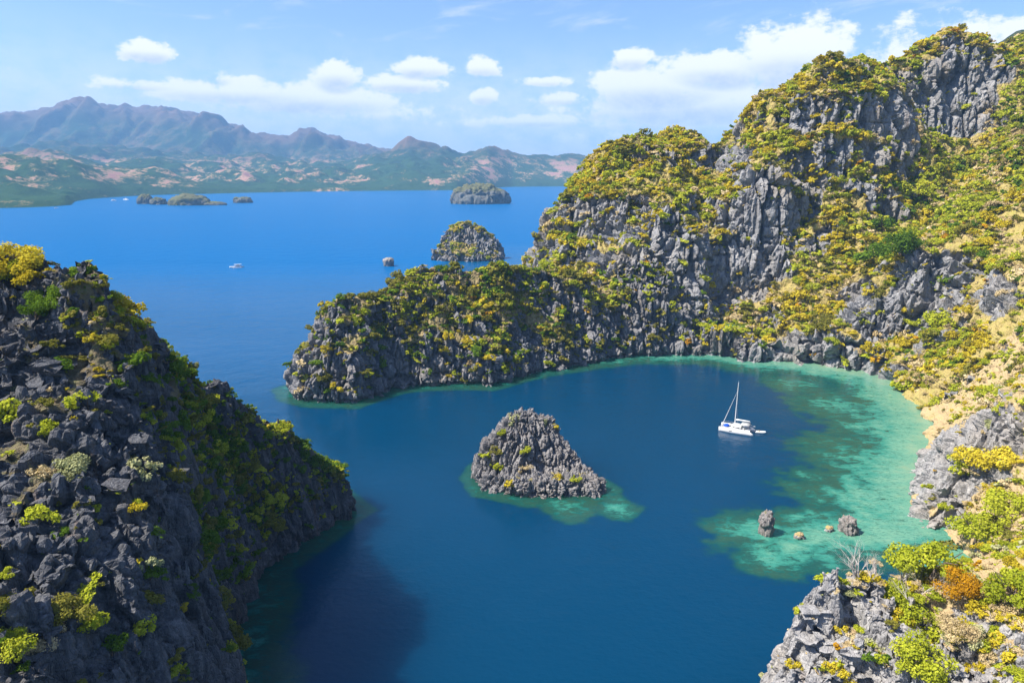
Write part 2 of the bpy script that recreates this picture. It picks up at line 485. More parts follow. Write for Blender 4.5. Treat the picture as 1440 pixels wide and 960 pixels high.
DARKROCK = rock_material("dark_karst_rock", 0.8, (.042, .044, .051), (.088, .092, .103), (.20, .202, .21), (.13, .115, .10), (.10, .075, .045), (.17, .14, .085), (.13, .135, .055))
PALEROCK = rock_material("pale_karst_rock", 0.8, (.13, .13, .138), (.29, .285, .285), (.46, .45, .435), (.30, .25, .19), (.24, .175, .09), (.44, .335, .19), (.34, .29, .11))
MIDROCK = rock_material("grey_karst_rock", 1.0, (.085, .087, .097), (.185, .185, .195), (.33, .325, .325), (.24, .20, .15), (.17, .13, .07), (.30, .235, .12), (.20, .19, .06))
PEAKROCK = rock_material("peak_karst_rock", 1.6, (.10, .103, .115), (.24, .24, .248), (.42, .415, .405), (.27, .22, .15), (.22, .18, .06), (.38, .30, .115), (.31, .28, .07))
ISLEROCK = rock_material("islet_karst_rock", 0.6, (.085, .082, .09), (.21, .203, .206), (.39, .375, .365), (.27, .23, .19), (.16, .12, .07), (.26, .22, .11), (.2, .2, .07))

def spires(x, y, size, seed):
    f1, f2, cid = voronoi(p3(x, y) / size + 11.3, seed)
    return (np.clip(1 - f1 / 0.66, 0, 1) ** 0.85 * (0.25 + 1.25 * cid)).reshape(x.shape)
def blades(x, y, size, seed, stretch=1.0):
    f1, f2, cid = voronoi(p3(x + .35 * size * n2(x, y, size * 1.3, seed + 5), y * stretch) / size + 5.7, seed)
    return ((cid - 0.5) * 2 - 0.9 * (1 - sstep(f2 - f1, 0.0, 0.16))).reshape(x.shape)
# ================================================================== left headland
A_POLY = [(-43, 181), G(470, 745), G(420, 775), G(385, 800), G(368, 830), G(350, 880), G(326, 940), (-49, 106), (-42, 96), (-38, 84), (-34, 66), (-31, 40), (-40, 20), (-150, 15), (-160, 120), (-125, 165), (-100, 188), (-70, 196), (-52, 192)]
A_PTS = [P(130, 392, 120), P(60, 400, 118), P(20, 368, 130), P(-80, 380, 128), P(0, 480, 112), P(90, 470, 113), P(160, 470, 117), P(200, 455, 124), P(230, 520, 121), P(280, 515, 150), P(320, 560, 157), P(370, 600, 165), P(410, 616, 170), P(450, 636, 176), P(475, 655, 178),
         P(494, 676, 180), P(506, 694, 181), P(0, 600, 95), P(150, 600, 98), P(0, 760, 78), P(0, 900, 62), P(150, 800, 78), P(230, 590, 112), P(250, 700, 98), P(290, 850, 91), P(310, 960, 86), P(150, 960, 70), P(0, 1050, 52),
         P(330, 700, 130), P(300, 640, 134), P(400, 700, 155), P(340, 780, 126), P(-150, 500, 110), P(-150, 800, 75),
         (-95, 165, 30), (-130, 140, 25), (-90, 190, 0), (-120, 100, 55), (-60, 30, 30), (-100, 50, 40), (-34, 50, 12), (-36, 75, 14), (-43, 95, 9)]
A_RBF = RBF(A_PTS)
def A_H(x, y):
    wx, wy = warp2(x, y, 2.2, 13, 3)
    h = A_RBF(wx, wy) + 0.8
    sd = poly_sd(x, y, A_POLY) + 1.6 * n2(x, y, 9, 21)
    m = 0.7 * sstep(n2(x, y, 30, 5), -0.6, 0.1)
    h = h * (1 - m) + m * terrace(h, 8.0, 5 * n2(x, y, 26, 8) + 3, 0.35)
    h += 1.0 * n2(x, y, 10, 31, 3)
    jag = sstep(n2(x, y, 15, 35), -0.5, 0.2)
    h += jag * (1.7 * blades(x, y, 3.8, 5) + 0.9 * blades(x, y, 1.8, 6) + 1.0 * spires(x, y, 2.0, 6))
    return shore_cap(h, sd, 3.4 + 5.0 * (1 - sstep(y, 118, 150)))
def A_veg(V, N):
    east = sstep(N[:, 0], 0.15, 0.5)
    return -0.44 + 0.52 * east * sstep(V[:, 1], 95, 115) - 0.2 * (1 - sstep(V[:, 2], 2, 8))
build_land("headland", (-132, -24, 38, 200), 0.45, 0.38, A_H, 1.0, 0.62, 100, A_veg, DARKROCK,
           "dark jagged limestone headland that fills the near left side, with a shaded scrubby flank above the lagoon", "headland")

# ================================================================== right shore, peninsula and peaks: one height field
B_FRONT = [(405, 562), (440, 569), (500, 571), (528, 560), (560, 548), (610, 545), (650, 543), (690, 545), (722, 536), (760, 525), (820, 515), (880, 505), (950, 501), (1000, 501), (1050, 509), (1130, 513), (1180, 521), (1235, 528), (1262, 546), (1290, 575), (1303, 600), (1296, 628), (1285, 655), (1277, 690), (1281, 722), (1300, 740), (1329, 748)]
B_POLY = [G(*q) for q in B_FRONT] + [(112, 150), (92, 132), (66, 118), (50, 112), (40, 103), (33, 92), (29, 75), (27, 40), (120, 10), (700, 10), (760, 800), (300, 800), (90, 640), (40, 560), (8, 500), (-14, 455), (-16, 425), (5, 400), (10, 380), (-20, 368), (-60, 350), (-92, 318), (-104, 295)]
POOL_Z = 13.0
POOL = [G(u, v, POOL_Z) for u, v in [(1001, 463), (1012, 455), (1030, 453), (1044, 457), (1040, 465), (1020, 466)]]
B_PTS = [  # peninsula
    P(432, 462, 290), P(480, 422, 300), P(525, 428, 303), P(560, 394, 322), P(590, 374, 330), P(640, 371, 338), P(700, 367, 345), P(760, 374, 352), P(800, 380, 356), P(860, 385, 368), P(530, 500, 292), P(640, 470, 312), P(690, 500, 308), P(760, 470, 328),
    (-100, 290, 8), (-60, 342, 12), (-20, 360, 15), (20, 372, 26), P(920, 350, 377), P(870, 440, 352), P(960, 440, 366), P(930, 300, 392), P(985, 330, 392), P(1000, 440, 378), P(1000, 490, 358), P(1020, 468, 361), P(1060, 468, 358), P(1100, 475, 350), P(1050, 468, 350), P(1150, 466, 341), P(1200, 455, 337), P(1235, 448, 333),
    # first peak
    P(725, 362, 430), P(760, 290, 450), P(800, 245, 458), P(850, 205, 464), P(900, 178, 468), P(950, 170, 470), P(985, 180, 470), P(997, 236, 462), P(780, 370, 400), P(850, 340, 405), P(870, 270, 425), P(930, 240, 432), P(1000, 270, 425), P(1010, 330, 405),
    (90, 560, 40), (40, 500, 20), (130, 540, 90), (-5, 440, 20),
    # second peak
    P(998, 236, 500), P(1000, 240, 560), P(1006, 240, 452), P(1022, 238, 440), P(1015, 290, 412), P(1015, 330, 396), P(1030, 360, 391), P(1045, 300, 398), P(1035, 260, 410), P(1280, 62, 503), P(1320, 48, 503), P(1400, 56, 503), P(1238, 150, 506), P(1222, 160, 515), P(1020, 262, 428), P(1020, 330, 402), P(1000, 385, 392), P(1038, 300, 400), P(1020, 410, 388), P(1300, 130, 488), P(1340, 115, 490), P(1388, 130, 487), P(1003, 232, 465), P(1040, 158, 455), P(1100, 118, 448), P(1150, 106, 442), P(1190, 101, 440), P(1240, 108, 446), P(1268, 132, 450), P(1285, 160, 452), P(1050, 255, 402), P(1090, 240, 405), P(1060, 400, 386), P(1100, 410, 378), P(1130, 330, 398), P(1200, 180, 428), P(1120, 200, 420),
    P(1190, 255, 420), P(1160, 360, 390), P(1150, 440, 360), P(1200, 430, 352), P(1250, 300, 418), P(1280, 240, 440), (200, 540, 130), (170, 620, 60),
    # third peak and the green valley
    P(1255, 84, 500), P(1300, 52, 505), P(1340, 48, 502), P(1375, 50, 500), P(1405, 50, 503), P(1418, 66, 512), P(1440, 55, 525), P(1500, 30, 530), P(1340, 192, 484), P(1290, 185, 478), P(1400, 180, 470), P(1310, 75, 497), P(1390, 80, 494), P(1290, 165, 476), P(1280, 280, 430), P(1340, 240, 452),
    P(1440, 110, 480), P(1440, 200, 412), P(1440, 300, 335), P(1380, 300, 350), P(1340, 330, 345), P(1300, 350, 340), P(1400, 385, 301), P(1440, 430, 268), P(1350, 480, 286), P(1290, 470, 322), P(1240, 470, 330), P(1230, 400, 346), P(1350, 400, 322),
    P(1300, 540, 270), P(1350, 560, 236), P(1320, 600, 236), (330, 620, 150), (430, 560, 210), (420, 400, 190), (340, 300, 140), (500, 700, 150),
    # near spur
    P(1400, 512, 180), P(1440, 515, 174), P(1370, 560, 184), P(1340, 598, 187), P(1312, 630, 189), P(1290, 668, 190), P(1400, 640, 166), P(1330, 738, 171), P(1400, 700, 158), (160, 190, 40), (190, 180, 62), (165, 215, 28), (230, 230, 78),
    P(1440, 740, 130), P(1380, 760, 128), P(1340, 775, 131), (150, 140, 52), (220, 130, 90), (98, 135, 4)]
B_RBF = RBF(B_PTS)
def B_H(x, y):
    wx, wy = warp2(x, y, 4.5, 24, 13)
    h = B_RBF(wx, wy) - 1.5 * sstep(y, 380, 440)
    sd = poly_sd(x, y, B_POLY) + 2.2 * n2(x, y, 13, 41)
    far = sstep(y, 330, 380)
    # cliff bands and ledges
    m = (0.30 + 0.28 * far) * sstep(n2(x, y, 60, 15), -0.45, 0.25)
    h = h * (1 - m) + m * terrace(h, 15 + 13 * far, 9 * n2(x, y, 40, 18), 0.42)
    h += (1.1 + 1.9 * far) * n2(x, y, 17, 51, 3)
    k = idw(x, y, [(*G(1180, 521), 2.4), (*G(1235, 528), 2.0), (*G(1262, 546), 0.9), (*G(1290, 575), 0.70), (*G(1303, 600), 0.65), (*G(1296, 628), 0.8), (*G(1285, 655), 1.4), (*G(1277, 690), 2.2), (*G(1281, 722), 2.4), (*G(1300, 740), 1.8), (*G(1329, 748), 0.8),
                   (*G(405, 562), 2.6), (*G(500, 571), 2.6), (*G(650, 543), 2.2), (*G(760, 525), 1.8), (*G(950, 501), 2.8), (*G(1050, 509), 2.6), (-14, 440, 1.8), (60, 115, 2.0), (110, 148, .8)])
    h = shore_cap(h, sd, k)
    pd = poly_sd(x, y, POOL)
    return np.where(pd > -5, np.where(pd > 0, POOL_Z - 1.2, np.maximum(np.minimum(h, POOL_Z - 1.2 - pd * 3.0), np.minimum(POOL_Z + .6, POOL_Z - 1.2 - pd * 1.5))), h)
def B_veg(V, N):
    x, y, z = V[:, 0], V[:, 1], V[:, 2]
    v = 0.06 + zone_bias(V)
    v += 0.22 * sstep(x, 190, 260) * sstep(y, 250, 330) * (1 - sstep(z, 150, 175))      # the green valley
    v += 0.16 * sstep(z, 70, 120)
    v -= 0.16 * (1 - sstep(z, 3, 10)) * sstep(y, 290, 320)
    v += 0.25 * sstep(x, 138, 160) * (1 - sstep(y, 275, 300)) * (1 - sstep(z, 30, 60))  # tan earth above the beach
    return v
def split_peninsula(c): return (c[:, 0] < 118) & (c[:, 1] < 372)
def split_near(c): return c[:, 1] < 262
def B_pen_veg(V, N):
    return -0.04 + zone_bias(V) - 0.14 * (1 - sstep(V[:, 2], 4, 12)) - 0.20 * (1 - sstep(V[:, 0], -90, -66))
build_land("peninsula", (-125, 124, 262, 380), 0.9, 0.55, B_H, 1.25, 1.0, 200, B_pen_veg, MIDROCK,
           "long low limestone peninsula covered in scrub, closing the far side of the lagoon", "peninsula", notch=2.2, trim=lambda c: ~((c[:, 0] < 122) & (c[:, 1] < 376)))
build_land("mountain", (-40, 470, 255, 640), 1.5, 1.0, B_H, 2.1, 1.0, 300, B_veg, PEAKROCK,
           "tall limestone mountain with three golden scrub peaks rising behind the lagoon", "mountain", trim=lambda c: split_peninsula(c) | split_near(c))
def S_veg(V, N):
    return B_veg(V, N) + 0.08
build_land("hillside", (84, 262, 112, 268), 0.8, 0.6, B_H, 1.15, 0.9, 400, S_veg, PALEROCK,
           "steep tan hillside and rocky spur above the turquoise shallows", "hillside", trim=lambda c: c[:, 1] > 266)

# ================================================================== near right cliff
C_PTS = [P(1160, 824, 86), P(1200, 818, 90), P(1250, 815, 92), P(1090, 898, 86), P(1052, 956, 85), P(1110, 940, 82), P(1150, 955, 80), P(1200, 880, 84), P(1250, 955, 75), P(1300, 860, 84), P(1330, 800, 106), P(1290, 815, 98), P(1440, 775, 102), P(1420, 800, 88), P(1370, 860, 82), P(1400, 955, 72), P(1440, 860, 78),
         P(1340, 930, 76), (140, 90, 62), (110, 60, 52), (60, 50, 30), (40, 60, 18), (33, 85, 8), (60, 110, 14), (80, 124, 10), (44, 98, 14), (34, 70, 10), (110, 125, 22), (160, 120, 66)]
C_RBF = RBF(C_PTS)
C_POLY = [(42, 102), (34, 95), (30, 84), (29, 70), (28, 40), (60, 20), (180, 20), (180, 140), (118, 150), (96, 134), (70, 116), (52, 109)]
def C_H(x, y):
    wx, wy = warp2(x, y, 1.6, 9, 23)
    h = C_RBF(wx, wy) + 0.5
    sd = poly_sd(x, y, C_POLY) + 1.0 * n2(x, y, 6, 61)
    m = 0.6 * sstep(n2(x, y, 20, 25), -0.5, 0.2)
    h = h * (1 - m) + m * terrace(h, 6.5, 3 * n2(x, y, 14, 28), 0.5)
    h += 0.7 * n2(x, y, 7, 71, 3)
    h += (1 - .8 * sstep(x, 56, 68)) * (2.3 * blades(x, y, 2.8, 7, .6) + 1.1 * blades(x, y, 1.3, 8) + 0.7 * spires(x, y, 1.4, 8))
    return shore_cap(h, sd, 3.2)
def C_veg(V, N):
    return -0.16 + 0.42 * sstep(V[:, 0], 52, 62) * sstep(V[:, 1], 70, 84)
build_land("cliff", (26, 136, 54, 138), 0.4, 0.28, C_H, 0.95, 0.55, 500, C_veg, PALEROCK,
           "pale fluted limestone cliff nearest on the right, topped with yellow-green scrub", "cliff")

# ================================================================== islets built the same way
D_POLY = [G(668, 690), G(672, 694), G(700, 698), G(722, 701), G(742, 706), G(790, 705), G(830, 703), G(861, 696), G(862, 688), G(845, 678), G(800, 660), (14, 224), (-2, 222), (-12, 212), (-14, 203)]
D_PTS = [P(722, 584, 205), P(745, 580, 206), P(775, 592, 206), P(706, 610, 203), P(686, 630, 202), P(674, 652, 200), P(671, 668, 198), P(702, 604, 204), P(715, 640, 199), P(745, 640, 199), P(790, 616, 205), P(814, 630, 204), P(832, 646, 203), P(846, 664, 200), P(857, 680, 198), P(742, 690, 194), P(790, 680, 196), P(700, 680, 197), (5, 216, 15), (-8, 212, 9), (18, 214, 8)]
D_RBF = RBF(D_PTS)
def D_H(x, y):
    wx, wy = warp2(x, y, .8, 6, 33)
    h = D_RBF(wx, wy) + 0.3
    sd = poly_sd(x, y, D_POLY) - 0.9 + 0.5 * n2(x, y, 4, 81)
    m = 0.3
    h = h * (1 - m) + m * terrace(h, 4.0, 3 * n2(x, y, 9, 38), 0.3)
    return shore_cap(h, sd, 4.5)
def D_veg(V, N): return -0.50 + 0 * V[:, 0]
build_land("islet", (-18, 36, 185, 230), 0.4, 0.3, D_H, 0.62, 1.0, 600, D_veg, ISLEROCK,
           "small pyramid of jagged grey limestone standing alone in the middle of the lagoon", "islet", notch=1.0, kind='thing', group="limestone islets and rocks in the water")

LANDS["islet_lagoon"] = LANDS.pop("islet")
E_POLY = [G(603, 366), G(630, 368), G(660, 368), G(700, 368), G(712, 362), (-14, 800), (-45, 822), (-80, 800)]
E_PTS = [P(634, 320, 785), P(655, 313, 788), P(672, 318, 788), P(617, 338, 780), P(607, 352, 775), P(640, 344, 772), P(684, 328, 786), P(698, 342, 784), P(706, 360, 780), P(660, 345, 775), (-45, 812, 15)]
E_RBF = RBF(E_PTS)
def E_H(x, y):
    h = E_RBF(*warp2(x, y, 2, 14, 43)) + 1
    sd = poly_sd(x, y, E_POLY) + 1.5 * n2(x, y, 10, 91)
    return shore_cap(h, sd, 2.6)
build_land("islet", (-105, 0, 750, 830), 1.2, 1.0, E_H, 1.6, 1.0, 650, lambda V, N: -0.12 + 0 * V[:, 0], PEAKROCK,
           "steep scrub-topped islet just beyond the peninsula, beside the tallest slopes", "islet", kind='thing', group="limestone islets and rocks in the water")
LANDS["islet_beyond"] = LANDS.pop("islet")
# ================================================================== small rocks and far islets
def rock_thing(name, loc, rx, ry, h, sub, seed, mat, label, cat, group=None, undercut=0.0, rough=0.22, soil=-1.0, sink=0.8, flat=0.0, humps=None):
    """a lump of limestone on the water, broader or narrower at its foot, cracked all over"""
    import bmesh
    bm = bmesh.new(); bmesh.ops.create_icosphere(bm, subdivisions=sub, radius=1.0)
    me = bpy.data.meshes.new(name); bm.to_mesh(me); bm.free()
    n = len(me.vertices); V = np.empty(n * 3, np.float32); me.vertices.foreach_get('co', V); V = V.reshape(-1, 3).astype(float)
    D = V.copy()
    prof = np.where(V[:, 2] > 0, np.sign(V[:, 2]) * np.abs(V[:, 2]) ** (0.8 - 0.5 * flat), V[:, 2])
    r = 1 - undercut * (1 - sstep(V[:, 2], -0.25, 0.35))
    hz = np.ones(n)
    if humps:
        hz = np.zeros(n)
        for (hx, hy, hw, hh) in humps:
            hz = np.maximum(hz, hh * np.exp(-((V[:, 0] - hx) ** 2 + (V[:, 1] - hy) ** 2) / (hw * hw)))
    Q = np.stack([V[:, 0] * r * rx, V[:, 1] * r * ry, np.where(prof > 0, prof * h * hz, prof * h * sink)], 1)
    L = max(rx, ry)
    q = Q / L
    a, b, cid = voronoi(q * np.array([2.6, 2.6, 1.4]) + 7.3 * seed, seed)
    a2, b2, cid2 = voronoi(q * np.array([6, 6, 3.0]) + 3.1 * seed, seed + 3)
    d = rough * ((cid - 0.5) * 0.9 - 0.55 * (1 - sstep(b - a, 0, .25)) + (cid2 - 0.5) * 0.4 - 0.28 * (1 - sstep(b2 - a2, 0, .28))) + rough * 0.8 * fbm(q * 1.6, 3, seed + 5)
    Q += (D * np.array([1, 1, 0.6])) * (d * min(L, h * 1.4))[:, None]
    spike = np.clip(0.6 - a2, 0, 1) * rough * h * 0.8
    Q[:, 2] += spike * sstep(D[:, 2], 0.1, 0.6)
    me.vertices.foreach_set('co', Q.astype(np.float32).ravel())
    set_attr(me, 'soil', np.clip(soil + sstep(D[:, 2], 0.2, 0.9) * 1.2 + 0.6 * perlin(q * 3, seed + 8), 0, 1))
    me.polygons.foreach_set('use_smooth', np.ones(len(me.polygons), bool)); me.update()
    return tag(link(name, me, mat, loc=loc), label, cat, group, 'thing')
RG = "limestone islets and rocks in the water"
ISLETROCK = MIDROCK
x, y = G(1077, 750); rock_thing("rock", (x, y, 0), 2.1, 2.2, 6.4, 5, 11, ISLEROCK, "tallest upright grey rock standing at the outer end of the turquoise shoal", "rock", RG, .15, .30, flat=.55)
x, y = G(1192, 747); rock_thing("rock", (x, y, 0), 2.5, 2.3, 4.4, 5, 12, ISLEROCK, "squat grey boulder nearest the beach on the turquoise shoal", "rock", RG, .12, .30, flat=.5)
x, y = G(1124, 756); rock_thing("rock", (x, y, 0), 1.5, 1.1, 1.6, 4, 13, PALEROCK, "low tan rock on the shoal between the tall rock and the squat boulder", "rock", RG, .0, .34, soil=.1)
x, y = G(1166, 746); rock_thing("rock", (x, y, 0), 1.25, 1.0, 1.5, 4, 14, PALEROCK, "tiny brown rock on the shoal right beside the squat grey boulder", "rock", RG, .0, .34, soil=.1)
x, y = G(547, 374); rock_thing("rock", (x, y, 0), 6.4, 6, 9.0, 5, 15, PALEROCK, "pale undercut rock alone in the open sea off the peninsula", "rock", RG, .30, .16, flat=.8)
x, y = G(672, 287)
rock_thing("islet", (x, y + 50, 0), 100, 75, 62, 6, 21, FARROCK, "large dome shaped islet far out across the bay", "islet", RG, 0, .16, soil=-.1, flat=.1, sink=.2)
x, y = G(262, 289)
rock_thing("islet", (x, y + 30, 0), 66, 40, 34, 5, 22, FARROCK, "far islet with a rounded tan summit and a long low tail", "islet", RG, 0, .12, soil=.5, sink=.2)
rock_thing("islet", (x + 62, y + 30, 0), 52, 26, 12, 5, 23, FARROCK, "low dark reef of rock trailing off the tan far islet", "islet", RG, 0, .2, soil=-.2, sink=.2)
x, y = G(201, 287); rock_thing("islet", (x, y + 20, 0), 26, 24, 30, 5, 24, FARROCK, "small rounded far islet, the one nearest the wooded shore", "islet", RG, 0, .16, soil=.1, flat=.3, sink=.2)
x, y = G(219, 288); rock_thing("islet", (x, y + 20, 0), 26, 20, 22, 5, 25, FARROCK, "small grey far islet between the rounded one and the tan one", "islet", RG, 0, .18, soil=-.2, flat=.3, sink=.2)
x, y = G(338, 285.5); rock_thing("islet", (x, y + 20, 0), 35, 24, 20, 5, 26, FARROCK, "flat grey far islet by itself, to the right of the tan one", "islet", RG, 0, .16, soil=-.2, flat=.4, sink=.2)

# ================================================================== far mountains
def far_material():
    m, t, out = material("far_hills_ground")
    pos = t.new('ShaderNodeNewGeometry').outputs['Position']
    fl = t.vmath('MULTIPLY', pos, (1, 0.6, 1))
    n1 = t.noise(fl, 0.0016, 6, 0.62); n2 = t.noise(fl, 0.008, 8, 0.74); n3 = t.noise(fl, 0.045, 5, 0.75)
    z = t.new('ShaderNodeSeparateXYZ'); t.put(z.inputs[0], pos); h = z.outputs[2]
    n = t.math('ADD', t.math('ADD', t.math('MULTIPLY', n1, .35), t.math('MULTIPLY', n2, .45)), t.math('MULTIPLY', n3, .2))
    n = t.math('ADD', n, t.rng(h, 8, 70, -0.06, 0.0))
    low = t.ramp(n, [(.38, (.010, .034, .014)), (.44, (.034, .070, .028)), (.495, (.018, .045, .02)), (.525, (.11, .115, .05)), (.55, (.36, .22, .15)), (.59, (.28, .13, .12)), (.64, (.52, .37, .27))])
    high = t.ramp(n, [(.36, (.008, .026, .016)), (.48, (.022, .042, .020)), (.56, (.09, .075, .04)), (.64, (.17, .10, .075))])
    high = t.mix(t.math('MULTIPLY', t.attr('crest'), 0.55), high, (.17, .085, .075))
    c = t.mix(t.rng(h, 120, 300), low, high)
    principled(t, out, c, 1.0, 0.0, t.bump(n3, 0.6, 10))
    return m
COAST = [(-600, 300), (-200, 296), (0, 292), (40, 290.5), (70, 288.5), (74, 284), (100, 279.5), (150, 276.5), (230, 273.5), (350, 271), (500, 268.5), (600, 267.9), (640, 267.3), (720, 262.8), (770, 262.2), (900, 262), (1200, 262)]
def build_far():
    xs = np.arange(-9500, 3600, 22.0)
    ys = np.concatenate([np.arange(1750, 5200, 15.0), np.arange(5200, 9000, 24.0), np.arange(9000, 12500, 80.0)])
    X, Y = np.meshgrid(xs, ys)
    u = 720 + 960 * X / (Y * .94)
    cu = np.array([c[0] for c in COAST]); cy = np.array([G(*c)[1] for c in COAST])
    coast = np.interp(u, cu, cy) + 60 * n2(X, Y, 420, 5, 3) * sstep(Y, 2200, 3200)
    inland = Y - coast
    sky = [(-500, 175), (-200, 170), (0, 164), (30, 159), (65, 155), (85, 146), (103, 141), (122, 143), (135, 152), (190, 154), (225, 153), (262, 160), (300, 170), (345, 189), (385, 196), (402, 196), (415, 188), (432, 184), (455, 193), (480, 201), (530, 213), (600, 226), (800, 232), (1500, 236)]
    up = [(s[0], P(s[0], s[1], 8000)[2]) for s in sky]
    main_h = np.interp(u, [a for a, _ in up], [b for _, b in up])
    ridge_y = 8000 + 150 * n2(X, Y, 900, 7)
    dyr = (Y - ridge_y)
    main = main_h * np.where(dyr < 0, np.clip(1 + dyr / 2300, 0, 1) ** 1.25, np.clip(1 - dyr / 2500, 0, 1))
    r = ridged(np.stack([X.ravel() / 620 + 0.4 * perlin(p3(X, Y) / 500, 3), Y.ravel() / 1900, 0 * X.ravel()], 1), 3, 11, .5).reshape(X.shape)
    flank = np.clip(1 - np.abs(dyr + 900) / 900, 0, 1)
    main = main * (1 + 0.0 * r) + np.minimum(main_h, 700) * 0.26 * flank * r * sstep(main_h, 120, 420)
    low_sky = [(-400, 216), (0, 212), (60, 208), (140, 211), (220, 222), (300, 226), (360, 222), (420, 232), (480, 236), (530, 222), (572, 202), (600, 208), (640, 218), (690, 214), (740, 211), (780, 210), (806, 208), (830, 216), (900, 222), (1400, 215)]
    lp = [(s[0], P(s[0], s[1], 5900)[2]) for s in low_sky]
    lowh = np.interp(u, [a for a, _ in lp], [b for _, b in lp])
    ly = 5900 + 250 * n2(X, Y, 800, 17)
    foot = lowh * np.clip(1 - np.abs(Y - ly) / np.where(Y < ly, 1900, 1700), 0, 1) ** 1.1
    r2 = ridged(np.stack([X.ravel() / 520 + 0.5 * perlin(p3(X, Y) / 420, 6), Y.ravel() / 700, 0 * X.ravel()], 1), 3, 31, .5).reshape(X.shape)
    foot = foot * (0.82 + 0.20 * r2)
    # rounded hills near the coast
    hills = 0 * X
    for (hu, hv, hy, hw) in [(20, 230, 3000, 330), (115, 238, 3150, 280), (175, 244, 3500, 300), (-80, 226, 3000, 500), (60, 220, 4200, 430), (200, 230, 4600, 430), (300, 234, 5000, 400), (100, 236, 3900, 420), (30, 246, 3300, 380), (180, 250, 3800, 300), (550, 236, 4900, 330), (480, 244, 4800, 260), (330, 248, 4400, 330), (420, 250, 4500, 260), (640, 246, 5100, 300), (720, 243, 5700, 330), (790, 241, 5800, 260), (250, 240, 4700, 400), (-120, 240, 3500, 500)]:
        hx, _, hz = P(hu, hv, hy)
        hills = np.maximum(hills, hz * np.exp(-(((X - hx) / hw) ** 2 + ((Y - hy) / (hw * 1.1)) ** 2)))
    H = np.maximum(np.maximum(main, foot), hills)
    H = H + 14 + 52 * np.abs(n2(X, Y, 210, 41, 4)) * sstep(inland, 50, 600) + H * 0.05 * n2(X, Y, 210, 44, 3)
    H += 7 * np.abs(n2(X, Y, 34, 47, 2)) * sstep(inland, 5, 50)
    H = np.where(inland > 0, np.minimum(H, 2 + inland * 0.28 + 9 * sstep(inland, 15, 60)), np.maximum(inland * 0.2, -15))
    V = np.stack([X, Y, H], -1).reshape(-1, 3); F = grid_faces(len(xs), len(ys))
    F = F[V[F][:, :, 2].max(1) > -12]
    me = np_mesh("mountains", V, F); set_attr(me, 'crest', np.clip(sstep(H / np.maximum(main_h, 100), .62, .98) * sstep(H, 250, 420), 0, 1).ravel())
    me.polygons.foreach_set('use_smooth', np.ones(len(F), bool))
    o = link("mountains", me, far_material())
    tag(o, "hazy blue mountain range and tan foothills along the far shore", "mountains", None, 'structure')
    # one dark hill far behind the tallest peak
    xs = np.arange(350, 1300, 12.0); ys = np.arange(820, 1500, 12.0); X, Y = np.meshgrid(xs, ys)
    cx, cy, cz = P(1462, 22, 1100)
    H = cz * np.exp(-(((X - cx) / 330) ** 2 + ((Y - cy) / 200) ** 2)) + 12 * n2(X, Y, 60, 3, 4) - 25
    me = np_mesh("hill", np.stack([X, Y, H], -1).reshape(-1, 3), grid_faces(len(xs), len(ys))); set_attr(me, 'crest', np.zeros(X.size))
    me.polygons.foreach_set('use_smooth', np.ones(len(me.polygons), bool))
    tag(link("hill", me, bpy.data.materials["far_hills_ground"]), "dark wooded hill peeping out behind the tallest limestone peak", "hill", None, 'structure')
build_far()
print('far', round(time.time() - T0, 1))

